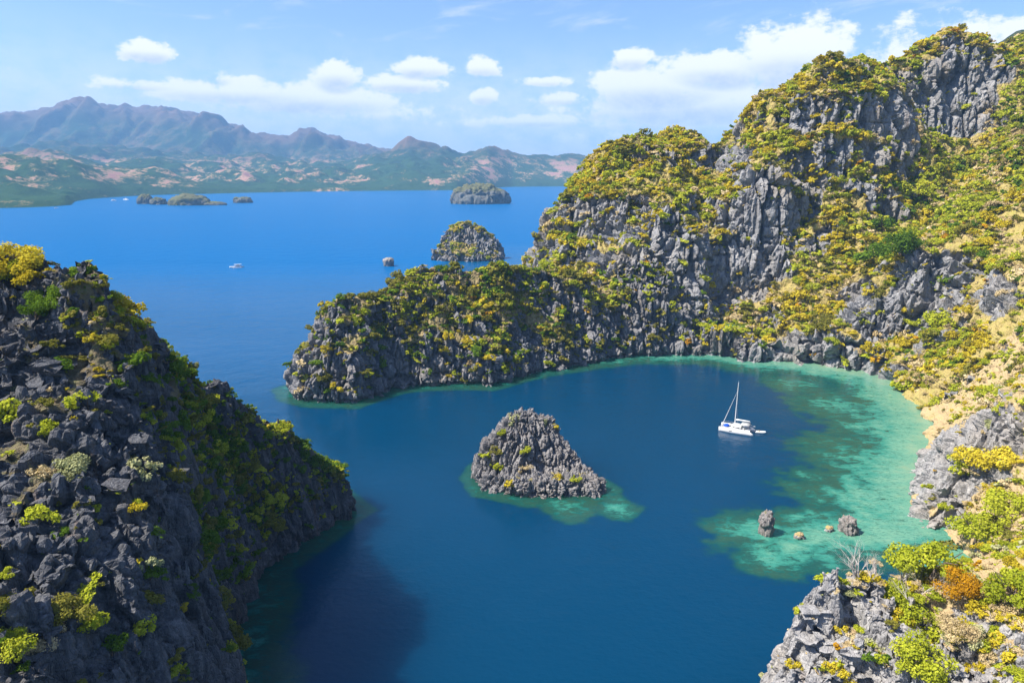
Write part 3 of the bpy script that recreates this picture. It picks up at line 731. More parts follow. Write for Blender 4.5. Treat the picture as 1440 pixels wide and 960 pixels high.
# ================================================================== water
def water_material():
    m, t, out = material("sea_water")
    pos = t.new('ShaderNodeNewGeometry').outputs['Position']
    fl = t.vmath('MULTIPLY', pos, (1, 1, 0))
    d = t.attr('depth'); op = t.attr('open')
    n1 = t.noise(fl, 0.055, 5, 0.62); n2 = t.noise(t.vmath('MULTIPLY', fl, (1, 1.6, 1)), 0.20, 6, 0.68); n3 = t.noise(fl, 0.9, 4, 0.6)
    dd = t.math('ADD', d, t.math('MULTIPLY', t.math('MULTIPLY', t.math('SUBTRACT', n2, 0.5), 5.0), t.rng(d, 0.0, 2.0, 0.15, 1.0)))
    dd = t.math('ADD', dd, t.math('MULTIPLY', t.math('MULTIPLY', t.math('SUBTRACT', n1, 0.5), 4.0), t.rng(d, 0.3, 3.0)))
    dn = t.math('DIVIDE', dd, 12.0)
    deep = t.mix(op, DEEP_NEAR, DEEP_FAR)
    shal = t.ramp(dn, [(0.0, (.22, .27, .17)), (.06, (.115, .25, .175)), (.17, (.036, .185, .14)), (.30, (.006, .080, .068)), (.42, (.003, .055, .055)), (.70, (.0015, .028, .058))])
    c = t.mix(t.rng(dn, .38, .80), shal, deep)
    # coral heads and weed seen through the shallows
    cn = t.noise(t.vmath('MULTIPLY', fl, (1, 1.7, 1)), 0.27, 7, 0.72, 0.6)
    cover = t.rng(dd, 0.8, 4.2, 0.62, 0.43)
    coral = t.math('MULTIPLY', t.rng(t.math('SUBTRACT', cn, cover), -0.05, 0.08), t.math('MULTIPLY', t.rng(dd, 0.4, 1.2), t.rng(dd, 7.5, 3.5)))
    c = t.mix(t.math('MULTIPLY', coral, 0.9), c, t.mix(t.rng(n1, .4, .6), (.010, .052, .042), (.022, .058, .036)))
    fleck = t.noise(t.vmath('MULTIPLY', fl, (1, 2.3, 1)), 0.75, 5, 0.7, 0.4)
    c = t.mix(t.math('MULTIPLY', t.rng(fleck, .52, .60), t.math('MULTIPLY', t.rng(dd, 0.2, 1.0, .0, .55), t.rng(dd, 6.0, 3.5))), c, (.020, .085, .062))
    broad = t.noise(t.vmath('MULTIPLY', fl, (.35, 1, 1)), 0.006, 5, 0.6)
    c = t.mix(t.math('MULTIPLY', t.rng(broad, .35, .7), .35), c, t.mix(1.0, c, (.75, 1.12, 1.1), 'MULTIPLY'))
    w = t.noise(t.vmath('MULTIPLY', fl, (1, 1.5, 1)), 0.55, 5, 0.6); w2 = t.noise(fl, 0.06, 4, 0.6)
    hgt = t.math('ADD', t.math('MULTIPLY', w, 0.5), t.math('MULTIPLY', w2, 2.0))
    bstr = t.math('ADD', t.math('MULTIPLY', op, 0.5), t.rng(broad, .38, .62, 0.22, 0.60))
    nb = t.bump(hgt, bstr, 0.55)
    p = principled(t, out, c, 0.12, 0.16, nb)
    t.put(p.inputs['IOR'], 1.33); t.put(p.inputs['Specular IOR Level'], t.math('SUBTRACT', 0.32, t.math('MULTIPLY', op, 0.31)))
    p.subsurface_method = 'BURLEY'
    t.put(p.inputs['Subsurface Weight'], t.math('MULTIPLY', t.rng(dd, 1.0, 7.0, 0.0, 0.9), t.rng(op, 0.0, 0.6, 1.0, 0.0))); t.put(p.inputs['Subsurface Radius'], (1.0, 1.0, 1.0)); t.put(p.inputs['Subsurface Scale'], 42.0)
    t.put(p.inputs['Roughness'], t.math('ADD', t.math('MULTIPLY', op, 0.26), 0.03))
    return m
DEEP_NEAR = (.0, .030, .075)
DEEP_FAR = (.0, .088, .255)
SHELVES = [(u, v, w) for (u, v, w) in [(405, 562, 4), (440, 569, 4), (500, 571, 4), (560, 548, 5), (650, 543, 5), (722, 536, 5), (760, 525, 6), (820, 515, 8), (880, 505, 10), (950, 501, 16), (1000, 501, 18), (1050, 509, 22), (1130, 513, 26), (1180, 521, 30), (1235, 528, 36), (1262, 546, 36), (1290, 575, 35), (1303, 600, 33), (1296, 628, 31), (1285, 655, 28), (1277, 690, 26), (1281, 722, 26), (1300, 740, 24), (1329, 748, 22),
           (500, 715, 3), (400, 788, 5), (360, 850, 9), (326, 940, 11), (668, 690, 2.5), (742, 706, 3.5), (800, 704, 4), (861, 696, 3), (700, 660, 2.5), (840, 660, 2.5)]]
def build_water():
    def axis(lo, a, b, hi, step, grow=1.35):
        c = list(np.arange(a, b + step, step)); s = step; left = []; q = a
        while q > lo: s *= grow; q -= s; left.append(q)
        right = []; q = c[-1]; s = step
        while q < hi: s *= grow; q += s; right.append(q)
        return np.array(left[::-1] + c + right)
    xs = axis(-15000, -150, 220, 9000, 1.05); ys = axis(-3000, 60, 480, 14000, 1.05)
    X, Y = np.meshgrid(xs, ys)
    sd = np.maximum(np.maximum(poly_sd(X, Y, B_POLY), poly_sd(X, Y, A_POLY)), np.maximum(poly_sd(X, Y, D_POLY), poly_sd(X, Y, C_POLY)))
    sd = np.maximum(sd, poly_sd(X, Y, E_POLY))
    dist = np.maximum(-sd, 0)
    w = 0.86 * idw(X, Y, [(*G(u, v), k) for u, v, k in SHELVES] + [(-100, 700, 8), (-40, 760, 10), (60, 112, 1.2), (40, 103, 1.2), (30, 90, 1.2), (28, 60, 1.2), (90, 132, 6)], 3.0)
    dist = dist + 0.12 * w * n2(X, Y, 14, 77, 3) * 1.5
    q = np.clip(dist, 0, None) / w
    d0 = np.interp(w, [4, 10, 24], [4.0, 2.4, 0.5])
    depth = np.where(q < 1, d0 + (5 - d0) * q ** 1.6, 5 + (q - 1) * 6)
    for (u, v, r, dm) in [(1045, 745, 9, 2.6), (1075, 752, 13, 1.8), (1110, 760, 14, 1.6), (1140, 758, 14, 1.4), (1170, 752, 15, 1.2), (1205, 750, 16, 1.0), (1235, 748, 17, .9), (1260, 745, 17, .8), (1085, 782, 9, 1.9), (1230, 700, 22, 1.2), (1190, 690, 14, 3.2), (1240, 650, 22, 1.4), (1215, 640, 20, 2.6),
                          (1240, 600, 20, 1.5), (1180, 570, 18, 2.4), (1120, 540, 14, 2.4), (868, 714, 6, 2.4), (800, 712, 8, 2.8), (1140, 690, 7, 4.0), (600, 378, 20, 2.5)]:
        gx, gy = G(u, v)
        e = np.sqrt((X - gx) ** 2 + (Y - gy) ** 2) / r + 0.35 * n2(X, Y, 7, 87, 3)
        depth = np.minimum(depth, np.where(e < 1, dm + (4.6 - dm) * np.clip(e, 0, 1) ** 1.8, 4.6 + (e - 1) * 9))
    depth = np.clip(depth, 0.05, 14)
    opn = 0.35 * sstep(Y, 210, 360) * (1 - sstep(X, -110, -30)) + sstep(Y, 260, 1000)
    opn = np.clip(opn, 0, 1) * (1 - sstep(-sd, -40, 0) * 0)
    inlag = sstep(X, -70, 0) * (1 - sstep(Y, 340, 360)); opn *= (1 - inlag)
    V = np.stack([X, Y, 0 * X], -1).reshape(-1, 3)
    me = np_mesh("water", V, grid_faces(len(xs), len(ys)))
    set_attr(me, 'depth', depth.ravel()); set_attr(me, 'open', opn.ravel())
    tag(link("water", me, water_material()), "deep blue sea and lagoon with turquoise coral shallows", "water", None, 'structure')
build_water()
print('water', round(time.time() - T0, 1))

# ================================================================== haze
def build_haze():
    m, t, out = material("haze_air")
    v = t.new('ShaderNodeVolumePrincipled')
    t.put(v.inputs['Color'], (.27, .57, 1.0)); t.put(v.inputs['Density'], HAZE)
    t.put(v.inputs['Anisotropy'], 0.0)
    t.l.new(v.outputs[0], out.inputs['Volume'])
    x0, x1, y0, y1, z0, z1 = -15500, 9500, -3500, 14500, -40, 800
    Vv = [(x, y, z) for z in (z0, z1) for y in (y0, y1) for x in (x0, x1)]
    Ff = [(0, 2, 3, 1), (4, 5, 7, 6), (0, 1, 5, 4), (2, 6, 7, 3), (0, 4, 6, 2), (1, 3, 7, 5)]
    tag(link("haze", np_mesh("haze", Vv, Ff), m), "thin blue haze over the far shore and mountains", "haze", None, 'stuff')
HAZE = 0.00009
build_haze()

def build_pool():
    c = np.array(POOL).mean(0); n = 40; V = [(0, 0, 0)]; F = []
    for k in range(n):
        a = 2 * math.pi * k / n; V.append((9.5 * math.cos(a), 14.0 * math.sin(a), 0))
    F = [(0, 1 + k, 1 + (k + 1) % n) for k in range(n)]
    m, t, out = material("pool_water")
    pos = t.new('ShaderNodeNewGeometry').outputs['Position']
    col = t.ramp(t.noise(pos, .15, 4), [(.35, (.02, .11, .10)), (.65, (.06, .22, .17))])
    principled(t, out, col, .06, .5, t.bump(t.noise(pos, .6, 3), .1, .4))
    tag(link("pool", np_mesh("pool", V, F), m, None, (c[0], c[1], POOL_Z)), "small teal pool behind the low rock wall at the lagoon's far end", "pool", None, 'structure')
build_pool()
# ================================================================== plants
def leaf_material(name, c0, c1, c2, transl=0.38):
    m, t, out = material(name)
    tint = t.attr('tint'); rnd = t.new('ShaderNodeObjectInfo').outputs['Random']
    f = t.math('ADD', t.math('MULTIPLY', tint, 0.6), t.math('MULTIPLY', rnd, 0.4))
    col = t.ramp(f, [(0.1, c0), (0.5, c1), (0.9, c2)])
    d = t.new('ShaderNodeBsdfDiffuse'); t.put(d.inputs[0], col)
    tr = t.new('ShaderNodeBsdfTranslucent'); t.put(tr.inputs[0], t.mix(1.0, col, (1.0, 1.0, .6), 'MULTIPLY'))
    mx = t.new('ShaderNodeMixShader'); mx.inputs[0].default_value = transl
    t.l.new(d.outputs[0], mx.inputs[1]); t.l.new(tr.outputs[0], mx.inputs[2]); t.l.new(mx.outputs[0], out.inputs[0])
    return m
LEAF = {
    'lime': leaf_material("lime_leaves", (.21, .25, .02), (.38, .42, .03), (.54, .54, .06)),
    'green': leaf_material("green_leaves", (.045, .09, .012), (.11, .19, .018), (.20, .29, .025)),
    'golden': leaf_material("golden_leaves", (.34, .27, .02), (.52, .42, .03), (.66, .56, .06)),
    'olive': leaf_material("olive_leaves", (.12, .125, .024), (.22, .21, .036), (.33, .30, .06)),
    'orange': leaf_material("orange_leaves", (.40, .20, .012), (.54, .30, .016), (.60, .40, .03)),
    'straw': leaf_material("straw_leaves", (.34, .25, .12), (.52, .41, .22), (.66, .55, .33), .15),
    'pale': leaf_material("pale_leaves", (.25, .27, .13), (.36, .37, .18), (.46, .44, .24), .2),
}
SAY = {'lime': 'yellow-green', 'green': 'deep green', 'golden': 'golden', 'olive': 'olive', 'orange': 'orange', 'straw': 'dry straw-coloured', 'pale': 'pale grey-green'}
BARK = flat_mat("brown_bark", (.13, .10, .075), .9, .1)
DEADWOOD = flat_mat("bleached_wood", (.50, .46, .42), .9, .1)

def tube_path(Vs, Fs, pts, radii, sides=5):
    """a tapering tube along points, appended to lists"""
    pts = [Vector(p) for p in pts]; base = sum(len(v) for v in Vs); ring = []
    for i, p in enumerate(pts):
        d = (pts[min(i + 1, len(pts) - 1)] - pts[max(i - 1, 0)]).normalized()
        a = d.cross(Vector((0.31, 0.92, 0.22))).normalized(); b = d.cross(a)
        ring.append([tuple(p + (a * math.cos(2 * math.pi * k / sides) + b * math.sin(2 * math.pi * k / sides)) * radii[i]) for k in range(sides)])
    Vs.append(np.array([q for r in ring for q in r]))
    for i in range(len(pts) - 1):
        for k in range(sides):
            k2 = (k + 1) % sides
            Fs.append((base + i * sides + k, base + i * sides + k2, base + (i + 1) * sides + k2, base + (i + 1) * sides + k))

def leaves(n, leaf, clumps, rng, spread=1.0, height=0.9, base=0.25, hollow=0.62, thin=1.0):
    """n leaf blades on clump surfaces in a crown of radius 1: vertices, faces, tint"""
    cen = []; rad = []; lob = rng.uniform(0, 6.28)
    for k in range(clumps):
        a = rng.uniform(0, 2 * math.pi); rr = math.sqrt(rng.uniform(0, 1)) * 0.86 * spread * (1 + .25 * math.sin(2 * a + lob) + .15 * math.sin(3 * a + 2 * lob))
        z = base + height * (0.25 + 0.75 * rng.uniform(0, 1)) * math.sqrt(max(0.0, 1 - (rr / spread) ** 2 * 0.8))
        cen.append((math.cos(a) * rr, math.sin(a) * rr, z)); rad.append(rng.uniform(0.17, 0.42))
    cen = np.array(cen); rad = np.array(rad); ct = rng.uniform(0, 1, clumps)
    w = rad ** 2; k = rng.choice(clumps, n, p=w / w.sum())
    d = rng.normal(size=(n, 3)); d[:, 2] = d[:, 2] * 0.75 + 0.25; d /= np.linalg.norm(d, axis=1)[:, None]
    c = cen[k] + d * (rad[k] * rng.uniform(hollow, 1.08, n))[:, None] * np.array([1, 1, .85])
    c[:, 2] = np.maximum(c[:, 2], 0.02)
    nrm = d * 0.9 + rng.normal(size=(n, 3)) * 0.55 + np.array([0, 0, .35]); nrm /= np.linalg.norm(nrm, axis=1)[:, None]
    t = np.cross(nrm, rng.normal(size=(n, 3))); t /= np.linalg.norm(t, axis=1)[:, None]; b = np.cross(nrm, t)
    s = leaf * rng.uniform(.6, 1.35, n)[:, None]
    V = np.stack([c - t * s * .55 - b * s * .2 * thin, c - b * s * .55 * thin + t * s * .1, c + t * s * .6 + b * s * .1 * thin, c + b * s * .55 * thin - t * s * .08], 1).reshape(-1, 3)
    F = np.arange(n * 4).reshape(-1, 4)
    tint = np.repeat(np.clip(0.55 * ct[k] + 0.45 * rng.uniform(0, 1, n), 0, 1), 4)
    return V, F, tint

def plant_mesh(name, kind, colour, n, leaf, clumps, seed):
    """shrub: crown on a few short stems; tree: crown on a trunk with limbs. Returns crown mesh and wood mesh"""
    rng = np.random.default_rng(seed)
    if kind == 'shrub': V, F, tint = leaves(n, leaf, clumps, rng, 1.0, rng.uniform(.55, .85), .05)
    elif kind == 'tuft': V, F, tint = leaves(n, leaf, clumps, rng, .95, .55, .0, .3, .28)
    else: V, F, tint = leaves(n, leaf, clumps + 4, rng, 1.05, .85, .38)
    me = np_mesh(name, V, F); set_attr(me, 'tint', tint); me.materials.append(LEAF[colour])
    Vs, Fs = [], []
    if kind == 'tree':
        top = (rng.uniform(-.1, .1), rng.uniform(-.1, .1), .6)
        tube_path(Vs, Fs, [(0, 0, -.25), (rng.uniform(-.06, .06), .03, .25), top], [.075, .055, .045])
        for k in range(5):
            a = k * 1.26 + rng.uniform(0, .6)
            tube_path(Vs, Fs, [top, (math.cos(a) * .35, math.sin(a) * .35, 0.8 + rng.uniform(0, .2)), (math.cos(a) * .7, math.sin(a) * .7, 1.0 + rng.uniform(-.1, .3))], [.04, .028, .012], 4)
    else:
        for k in range(4):
            a = k * 1.6 + rng.uniform(0, .6)
            tube_path(Vs, Fs, [(math.cos(a) * .05, math.sin(a) * .05, -.25), (math.cos(a) * .22, math.sin(a) * .22, .25), (math.cos(a) * .5, math.sin(a) * .5, .55)], [.035, .025, .010], 4)
    wd = np_mesh(name + "_wood", np.concatenate(Vs), np.array(Fs)); wd.materials.append(BARK)
    return me, wd

LOD = {0: (4200, .065, 20), 1: (900, .13, 13), 2: (170, .28, 9)}     # near, middle, far
MESH = {}
def variant(kind, colour, lod, k):
    key = (kind, colour, lod, k)
    if key not in MESH:
        n, leaf, cl = LOD[lod]
        if kind == 'tuft': leaf *= 1.5
        MESH[key] = plant_mesh(f"{colour}_{kind}", kind, colour, n, leaf, cl, hash_int(key))
    return MESH[key]
def hash_int(key): 
    s = 17
    for ch in repr(key): s = (s * 131 + ord(ch)) % 1000003
    return s

def joined_mesh(kind, colour, lod, k):
    key = ('j', kind, colour, lod, k)
    if key not in MESH:
        a, b = variant(kind, colour, lod, k)
        me = bpy.data.meshes.new(f"{colour}_{kind}")
        va = np.empty(len(a.vertices) * 3, np.float32); a.vertices.foreach_get('co', va); va = va.reshape(-1, 3)
        vb = np.empty(len(b.vertices) * 3, np.float32); b.vertices.foreach_get('co', vb); vb = vb.reshape(-1, 3)
        fa = np.empty(len(a.loops), np.int32); a.loops.foreach_get('vertex_index', fa)
        fb = np.empty(len(b.loops), np.int32); b.loops.foreach_get('vertex_index', fb)
        F = np.concatenate([fa.reshape(-1, 4), fb.reshape(-1, 4) + len(va)])
        me = np_mesh(f"{colour}_{kind}", np.concatenate([va, vb]), F)
        ta = np.empty(len(a.vertices), np.float32); a.attributes['tint'].data.foreach_get('value', ta)
        set_attr(me, 'tint', np.concatenate([ta, np.zeros(len(vb))]))
        me.materials.append(LEAF[colour]); me.materials.append(BARK)
        mi = np.zeros(len(F), np.int32); mi[len(fa) // 4:] = 1; me.polygons.foreach_set('material_index', mi)
        MESH[key] = me
    return MESH[key]

# ---- where plants grow
bpy.context.view_layer.update()
DG = bpy.context.evaluated_depsgraph_get()
TREES = {k: BVHTree.FromObject(v['obj'], DG) for k, v in LANDS.items()}
CAMV = Vector((0, 0, CAM_H))
def first_hit(direction, origin=CAMV):
    best = None
    for k, t in TREES.items():
        loc, nor, idx, dist = t.ray_cast(origin, direction)
        if loc is not None and (best is None or dist < best[3]): best = (loc, nor, k, dist)
    return best
def hit(u, v):
    a, b = (u - 720) / FPX, (480 - v) / FPX
    cp, sp = math.cos(PITCH), math.sin(PITCH)
    return first_hit(Vector((a, cp + sp * b, -sp + cp * b)).normalized())

PL = dict(x=[], y=[], z=[], r=[], rx=[], ry=[], rz=[], kind=[], colour=[], land=[], nx=[], sq=[], ax=[])
KINDS_ = ['shrub', 'tree', 'tuft']; COLOURS_ = list(LEAF)
def scatter(land, density, rmin, rmax, palette, seed, rock_share=0.08, tree_share=0.05, mask=None, colour_scale=22.0, nz0=0.02):
    L = LANDS[land]; rng = np.random.default_rng(seed)
    V, F, soil, nz = L['V'], L['F'], L['soil'], L['nz']
    c = V[F].mean(1); d1 = V[F[:, 2]] - V[F[:, 0]]; d2 = V[F[:, 3]] - V[F[:, 1]]
    area = 0.5 * np.linalg.norm(np.cross(d1, d2), axis=1)
    s = soil[F].mean(1); nzz = nz[F].mean(1); N = L['N'][F].mean(1)
    patch = sstep(fbm(c / 15.0, 3, seed + 3), -0.45, 0.35)
    p = area * (rock_share + (1 - rock_share) * s) * sstep(nzz, nz0, nz0 + 0.43) * (0.25 + 0.75 * patch) * sstep(c[:, 2], 1.5, 4.0)
    if mask is not None: p = p * mask(c, N)
    vis = ((c - np.array([0, 0, CAM_H])) * N).sum(1) < 0.35 * np.linalg.norm(c - np.array([0, 0, CAM_H]), axis=1)
    p = p * np.where(vis, 1, .15)
    n = int(p.sum() * density)
    i = rng.choice(len(F), n, p=p / p.sum())
    jit = rng.uniform(0, 1, (n, 2))
    pos = V[F[i, 0]] * ((1 - jit[:, :1]) * (1 - jit[:, 1:])) + V[F[i, 1]] * (jit[:, :1] * (1 - jit[:, 1:])) + V[F[i, 2]] * (jit[:, :1] * jit[:, 1:]) + V[F[i, 3]] * ((1 - jit[:, :1]) * jit[:, 1:])
    r = rmin + (rmax - rmin) * rng.uniform(0, 1, n) ** 2.4
    nn = N[i]; cols = list(palette(pos, nn, s[i]).items())
    w = np.stack([np.broadcast_to(v, n) for _, v in cols], 1).astype(float)
    # colours grow in patches
    for k in range(len(cols)): w[:, k] *= np.exp(2.2 * fbm(pos / colour_scale, 2, seed + 50 + 7 * k))
    cw = np.cumsum(w, 1); cw /= cw[:, -1:]
    ci = (rng.uniform(0, 1, n)[:, None] > cw).sum(1)
    for q in range(n):
        col = cols[ci[q]][0]
        kd = 'tuft' if col == 'straw' and rng.uniform() < .8 else ('tree' if rng.uniform() < tree_share and r[q] > rmin * 1.5 else 'shrub')
        tilt = .45 if kd != 'tree' else .12
        PL['x'].append(pos[q, 0]); PL['y'].append(pos[q, 1]); PL['z'].append(pos[q, 2]); PL['r'].append(r[q] * (.8 if kd == 'tuft' else 1)); PL['sq'].append(rng.uniform(.45, 1.3)); PL['ax'].append(rng.uniform(.75, 1.45))
        PL['rx'].append(-nn[q, 1] * tilt); PL['ry'].append(nn[q, 0] * tilt); PL['rz'].append(rng.uniform(0, 6.28)); PL['kind'].append(kd); PL['colour'].append(col); PL['land'].append(land); PL['nx'].append(nn[q, 0])
    print('scatter', land, n)

def tan_ground(c):
    u, v = project_v(c)
    return 1 - .6 * np.exp(-(((u - 1360) / 85) ** 2 + ((v - 510) / 70) ** 2))
def pal_mountain(p, n, s):
    valley = sstep(p[:, 0], 185, 250) * (1 - sstep(p[:, 2], 150, 180))
    return {'golden': .36 - .24 * valley, 'lime': .36 + .22 * valley, 'olive': .13, 'green': .04 + .10 * valley, 'orange': .010, 'straw': .22 + .1 * valley}
def pal_pen(p, n, s): return {'olive': .44, 'lime': .24, 'golden': .11, 'green': .30, 'straw': .10, 'orange': .008}
def pal_hill(p, n, s):
    up = sstep(p[:, 2], 18, 45)
    return {'straw': .70 - .30 * up, 'lime': .30 + .2 * up, 'golden': .14 + .1 * up, 'olive': .14, 'orange': .012, 'pale': .06}
def pal_head(p, n, s):
    east = sstep(n[:, 0], 0.2, .55)
    return {'lime': .32, 'green': .05 + .55 * east, 'olive': .22 + .25 * east, 'pale': .26 * (1 - east), 'straw': .30 * (1 - east), 'golden': .10}
def pal_cliff(p, n, s): return {'lime': .40, 'golden': .16, 'straw': .55, 'orange': .015, 'olive': .08, 'pale': .14}
scatter('mountain', 0.36, 0.8, 4.0, pal_mountain, 1, .17, .08, lambda c, N: 1 - .88 * zone_bare(c))
scatter('peninsula', 0.34, 0.9, 3.5, pal_pen, 2, .16, .08)
scatter('hillside', 0.60, 0.35, 2.4, pal_hill, 3, .07, .05, lambda c, N: (1 - .75 * zone_bare(c)) * tan_ground(c))
def head_mask(c, N):
    flank = sstep(N[:, 0], .25, .5) * sstep(c[:, 1], 96, 112)
    return .8 + 5.5 * flank * (1 - .8 * sstep(c[:, 2], 50, 60)) * sstep(c[:, 2], 3, 12) * sstep(fbm(c / 9.0, 3, 77), -.45, .25)
scatter('headland', 0.36, 0.30, 1.8, pal_head, 4, .13, .04, head_mask, 9.0, -0.25)
scatter('headland', 0.16, 0.7, 2.9, lambda p, n, s: {'green': .50, 'olive': .30, 'lime': .25}, 14, .25, .05, lambda c, N: 4.0 * sstep(N[:, 0], .2, .45) * sstep(c[:, 1], 100, 114) * sstep(c[:, 2], 4, 14) * (1 - .93 * sstep(c[:, 2], 50, 60)) * sstep(fbm(c / 11.0, 3, 78), -.35, .2), 9.0, -0.3)
scatter('cliff', 1.7, 0.25, 1.5, pal_cliff, 5, .025, .05, None, 7.0)
scatter('islet_beyond', 0.22, 1.2, 3.6, pal_mountain, 6, .10, .02)

# ---- plants picked out in the photograph: (u, v, kind, colour, half width in photo pixels, label)
PICKED = [
    (22, 378, 'tree', 'golden', 34, "big golden tree crowning the headland behind the summit rocks"), (2, 385, 'tree', 'lime', 26, "yellow-green tree beside the big golden one on the headland top"), (50, 388, 'shrub', 'golden', 18, "golden shrub below the big golden tree, next to the summit rocks"),
    (178, 430, 'shrub', 'golden', 20, "golden bush clinging just right of the headland summit"), (186, 452, 'shrub', 'lime', 15, "yellow-green bush under the golden one right of the headland summit"), (262, 492, 'shrub', 'pale', 12, "bleached grey-green bush on the headland ridge against the water"),
    (122, 563, 'shrub', 'lime', 20, "bright yellow-green shrub on the rock face below the headland summit"), (72, 598, 'shrub', 'lime', 16, "yellow-green shrub on a ledge left of the face's middle"), (98, 655, 'shrub', 'pale', 26, "wide pale green shrub halfway down the dark rock face"), (60, 660, 'tuft', 'straw', 20, "dry straw-coloured clump beside the wide pale shrub"),
    (90, 862, 'shrub', 'olive', 30, "wide olive shrub low on the dark rock face"), (122, 868, 'shrub', 'lime', 20, "vivid yellow-green shrub touching the wide olive one"), (196, 880, 'shrub', 'lime', 17, "bright round shrub alone on bare rock low on the headland"), (158, 906, 'shrub', 'green', 20, "deep green shrub in the hollow under the vivid one"), (247, 940, 'shrub', 'lime', 14, "small bright upright shrub near the foot of the headland edge"),
    (10, 575, 'shrub', 'lime', 22, "yellow-green shrub at the frame edge halfway up the headland"), (8, 900, 'shrub', 'lime', 26, "yellow-green shrub at the lower frame edge on the headland"), (55, 900, 'tuft', 'straw', 26, "tall dry grass clump low on the headland"), (200, 655, 'shrub', 'pale', 22, "silvery plant with drooping leaves at the rock face's right side"), (205, 790, 'shrub', 'pale', 14, "small pale shrub on the lit ledge above the bright round one"),
    (322, 910, 'shrub', 'lime', 13, "yellow-green bush by the water under the headland flank"),
    (722, 586, 'shrub', 'pale', 13, "pale bush on the left end of the lagoon islet's top"), (766, 590, 'shrub', 'pale', 10, "pale yellowish bush on the right end of the lagoon islet's top"), (781, 599, 'shrub', 'golden', 7, "small golden bush just under the lagoon islet's top"), (813, 626, 'shrub', 'lime', 7, "thin sapling on the islet's right shoulder"),
    (708, 606, 'shrub', 'lime', 9, "yellow-green bush just under the left end of the islet's top"), (690, 645, 'tuft', 'straw', 9, "dry tan bush among the green ones on the islet's left shoulder"),
    (697, 632, 'shrub', 'olive', 10, "olive bush on the islet's left shoulder"), (681, 640, 'shrub', 'lime', 8, "yellow-green bush at the islet's left edge"), (742, 630, 'shrub', 'lime', 12, "yellow-green bush in the centre of the islet's face"), (697, 655, 'shrub', 'lime', 9, "bright bush below the olive one on the islet"), (784, 671, 'shrub', 'golden', 9, "golden bush low on the islet's face"), (809, 673, 'shrub', 'lime', 10, "bright yellow-green bush low on the islet's right half"), (717, 679, 'shrub', 'golden', 8, "small golden bush low on the islet's left half"), (738, 655, 'tuft', 'straw', 10, "dry tuft below the centre bush of the islet"),
    (1272, 541, 'shrub', 'lime', 20, "wide yellow bush at the water's edge where the beach begins"), (1376, 640, 'shrub', 'golden', 30, "large golden bush on the near rocky spur"), (1350, 650, 'shrub', 'lime', 16, "yellow-green bush touching the large golden one on the spur"), (1312, 452, 'tree', 'lime', 17, "bright lime tree on the tan slope above the cove"), (1305, 470, 'shrub', 'lime', 12, "lime bush under the bright lime tree above the cove"), (1232, 503, 'shrub', 'orange', 8, "tiny orange bush low on the cove's rock wall"), (1192, 507, 'shrub', 'orange', 6, "tiniest orange bush near the waterline of the cove wall"), (1170, 480, 'shrub', 'lime', 10, "yellow-green bush low on the cove's rock wall"), (1218, 452, 'shrub', 'lime', 8, "small bright bush midway up the cove's rock wall"), (1275, 435, 'shrub', 'golden', 10, "golden bush at the head of the cove's rock wall"),
    (1120, 392, 'shrub', 'lime', 9, "small lime bush at the foot of the big cliff"), (1265, 350, 'tree', 'green', 26, "dark rounded tree on the green slope below the middle peak"), (1230, 360, 'tree', 'green', 20, "dark tree next to the rounded one below the middle peak"), (1240, 318, 'tree', 'green', 14, "single deep green tree on the tan slope under the middle peak"), (1290, 270, 'tree', 'lime', 16, "bright green tree high in the valley between the peaks"),
    (1418, 712, 'shrub', 'lime', 30, "broad yellow-green shrub at the spur's foot by the frame edge"), (1370, 745, 'tree', 'lime', 30, "yellow-green tree behind the near cliff's crest"), (1335, 775, 'shrub', 'olive', 22, "olive shrub between the beach and the near cliff"),
    (1310, 797, 'tree', 'lime', 36, "large spreading yellow-green tree on the near cliff's crest"), (1346, 822, 'tree', 'orange', 24, "orange-leaved tree on the near cliff, the only large orange one"), (1425, 835, 'tree', 'lime', 34, "leafy bright green tree at the frame edge on the near cliff"), (1268, 838, 'shrub', 'lime', 26, "yellow-green shrub behind the fluted rock of the near cliff"), (1224, 812, 'shrub', 'golden', 14, "golden shrub among bare branches on the near cliff's crest"), (1262, 868, 'shrub', 'golden', 14, "golden-orange shrub under the yellow-green one on the near cliff"),
    (1180, 882, 'shrub', 'golden', 10, "golden shrub in the cleft of the fluted rock"), (1176, 905, 'shrub', 'orange', 8, "rusty orange shrub lower in the cleft of the fluted rock"), (1208, 884, 'shrub', 'lime', 9, "small green shrub on bare fluted rock right of the cleft"), (1232, 925, 'shrub', 'green', 14, "green shrub low on the near cliff's dry face"), (1286, 930, 'tree', 'lime', 32, "bright yellow tree at the bottom frame edge on the near cliff"), (1315, 890, 'shrub', 'lime', 22, "yellow-green shrub above the bright yellow tree"), (1398, 915, 'shrub', 'golden', 16, "golden vine-like shrub trailing down the pale rock at the frame edge"), (1083, 916, 'shrub', 'lime', 10, "small shrub on the outer lip of the near cliff"), (1175, 940, 'shrub', 'golden', 14, "golden shrub at the bottom of the near cliff"), (1345, 880, 'tuft', 'straw', 26, "dry brush between the orange tree and the pale rock"),
]
def lod_for(px): return 0 if px > 16 else (1 if px > 6 else 2)
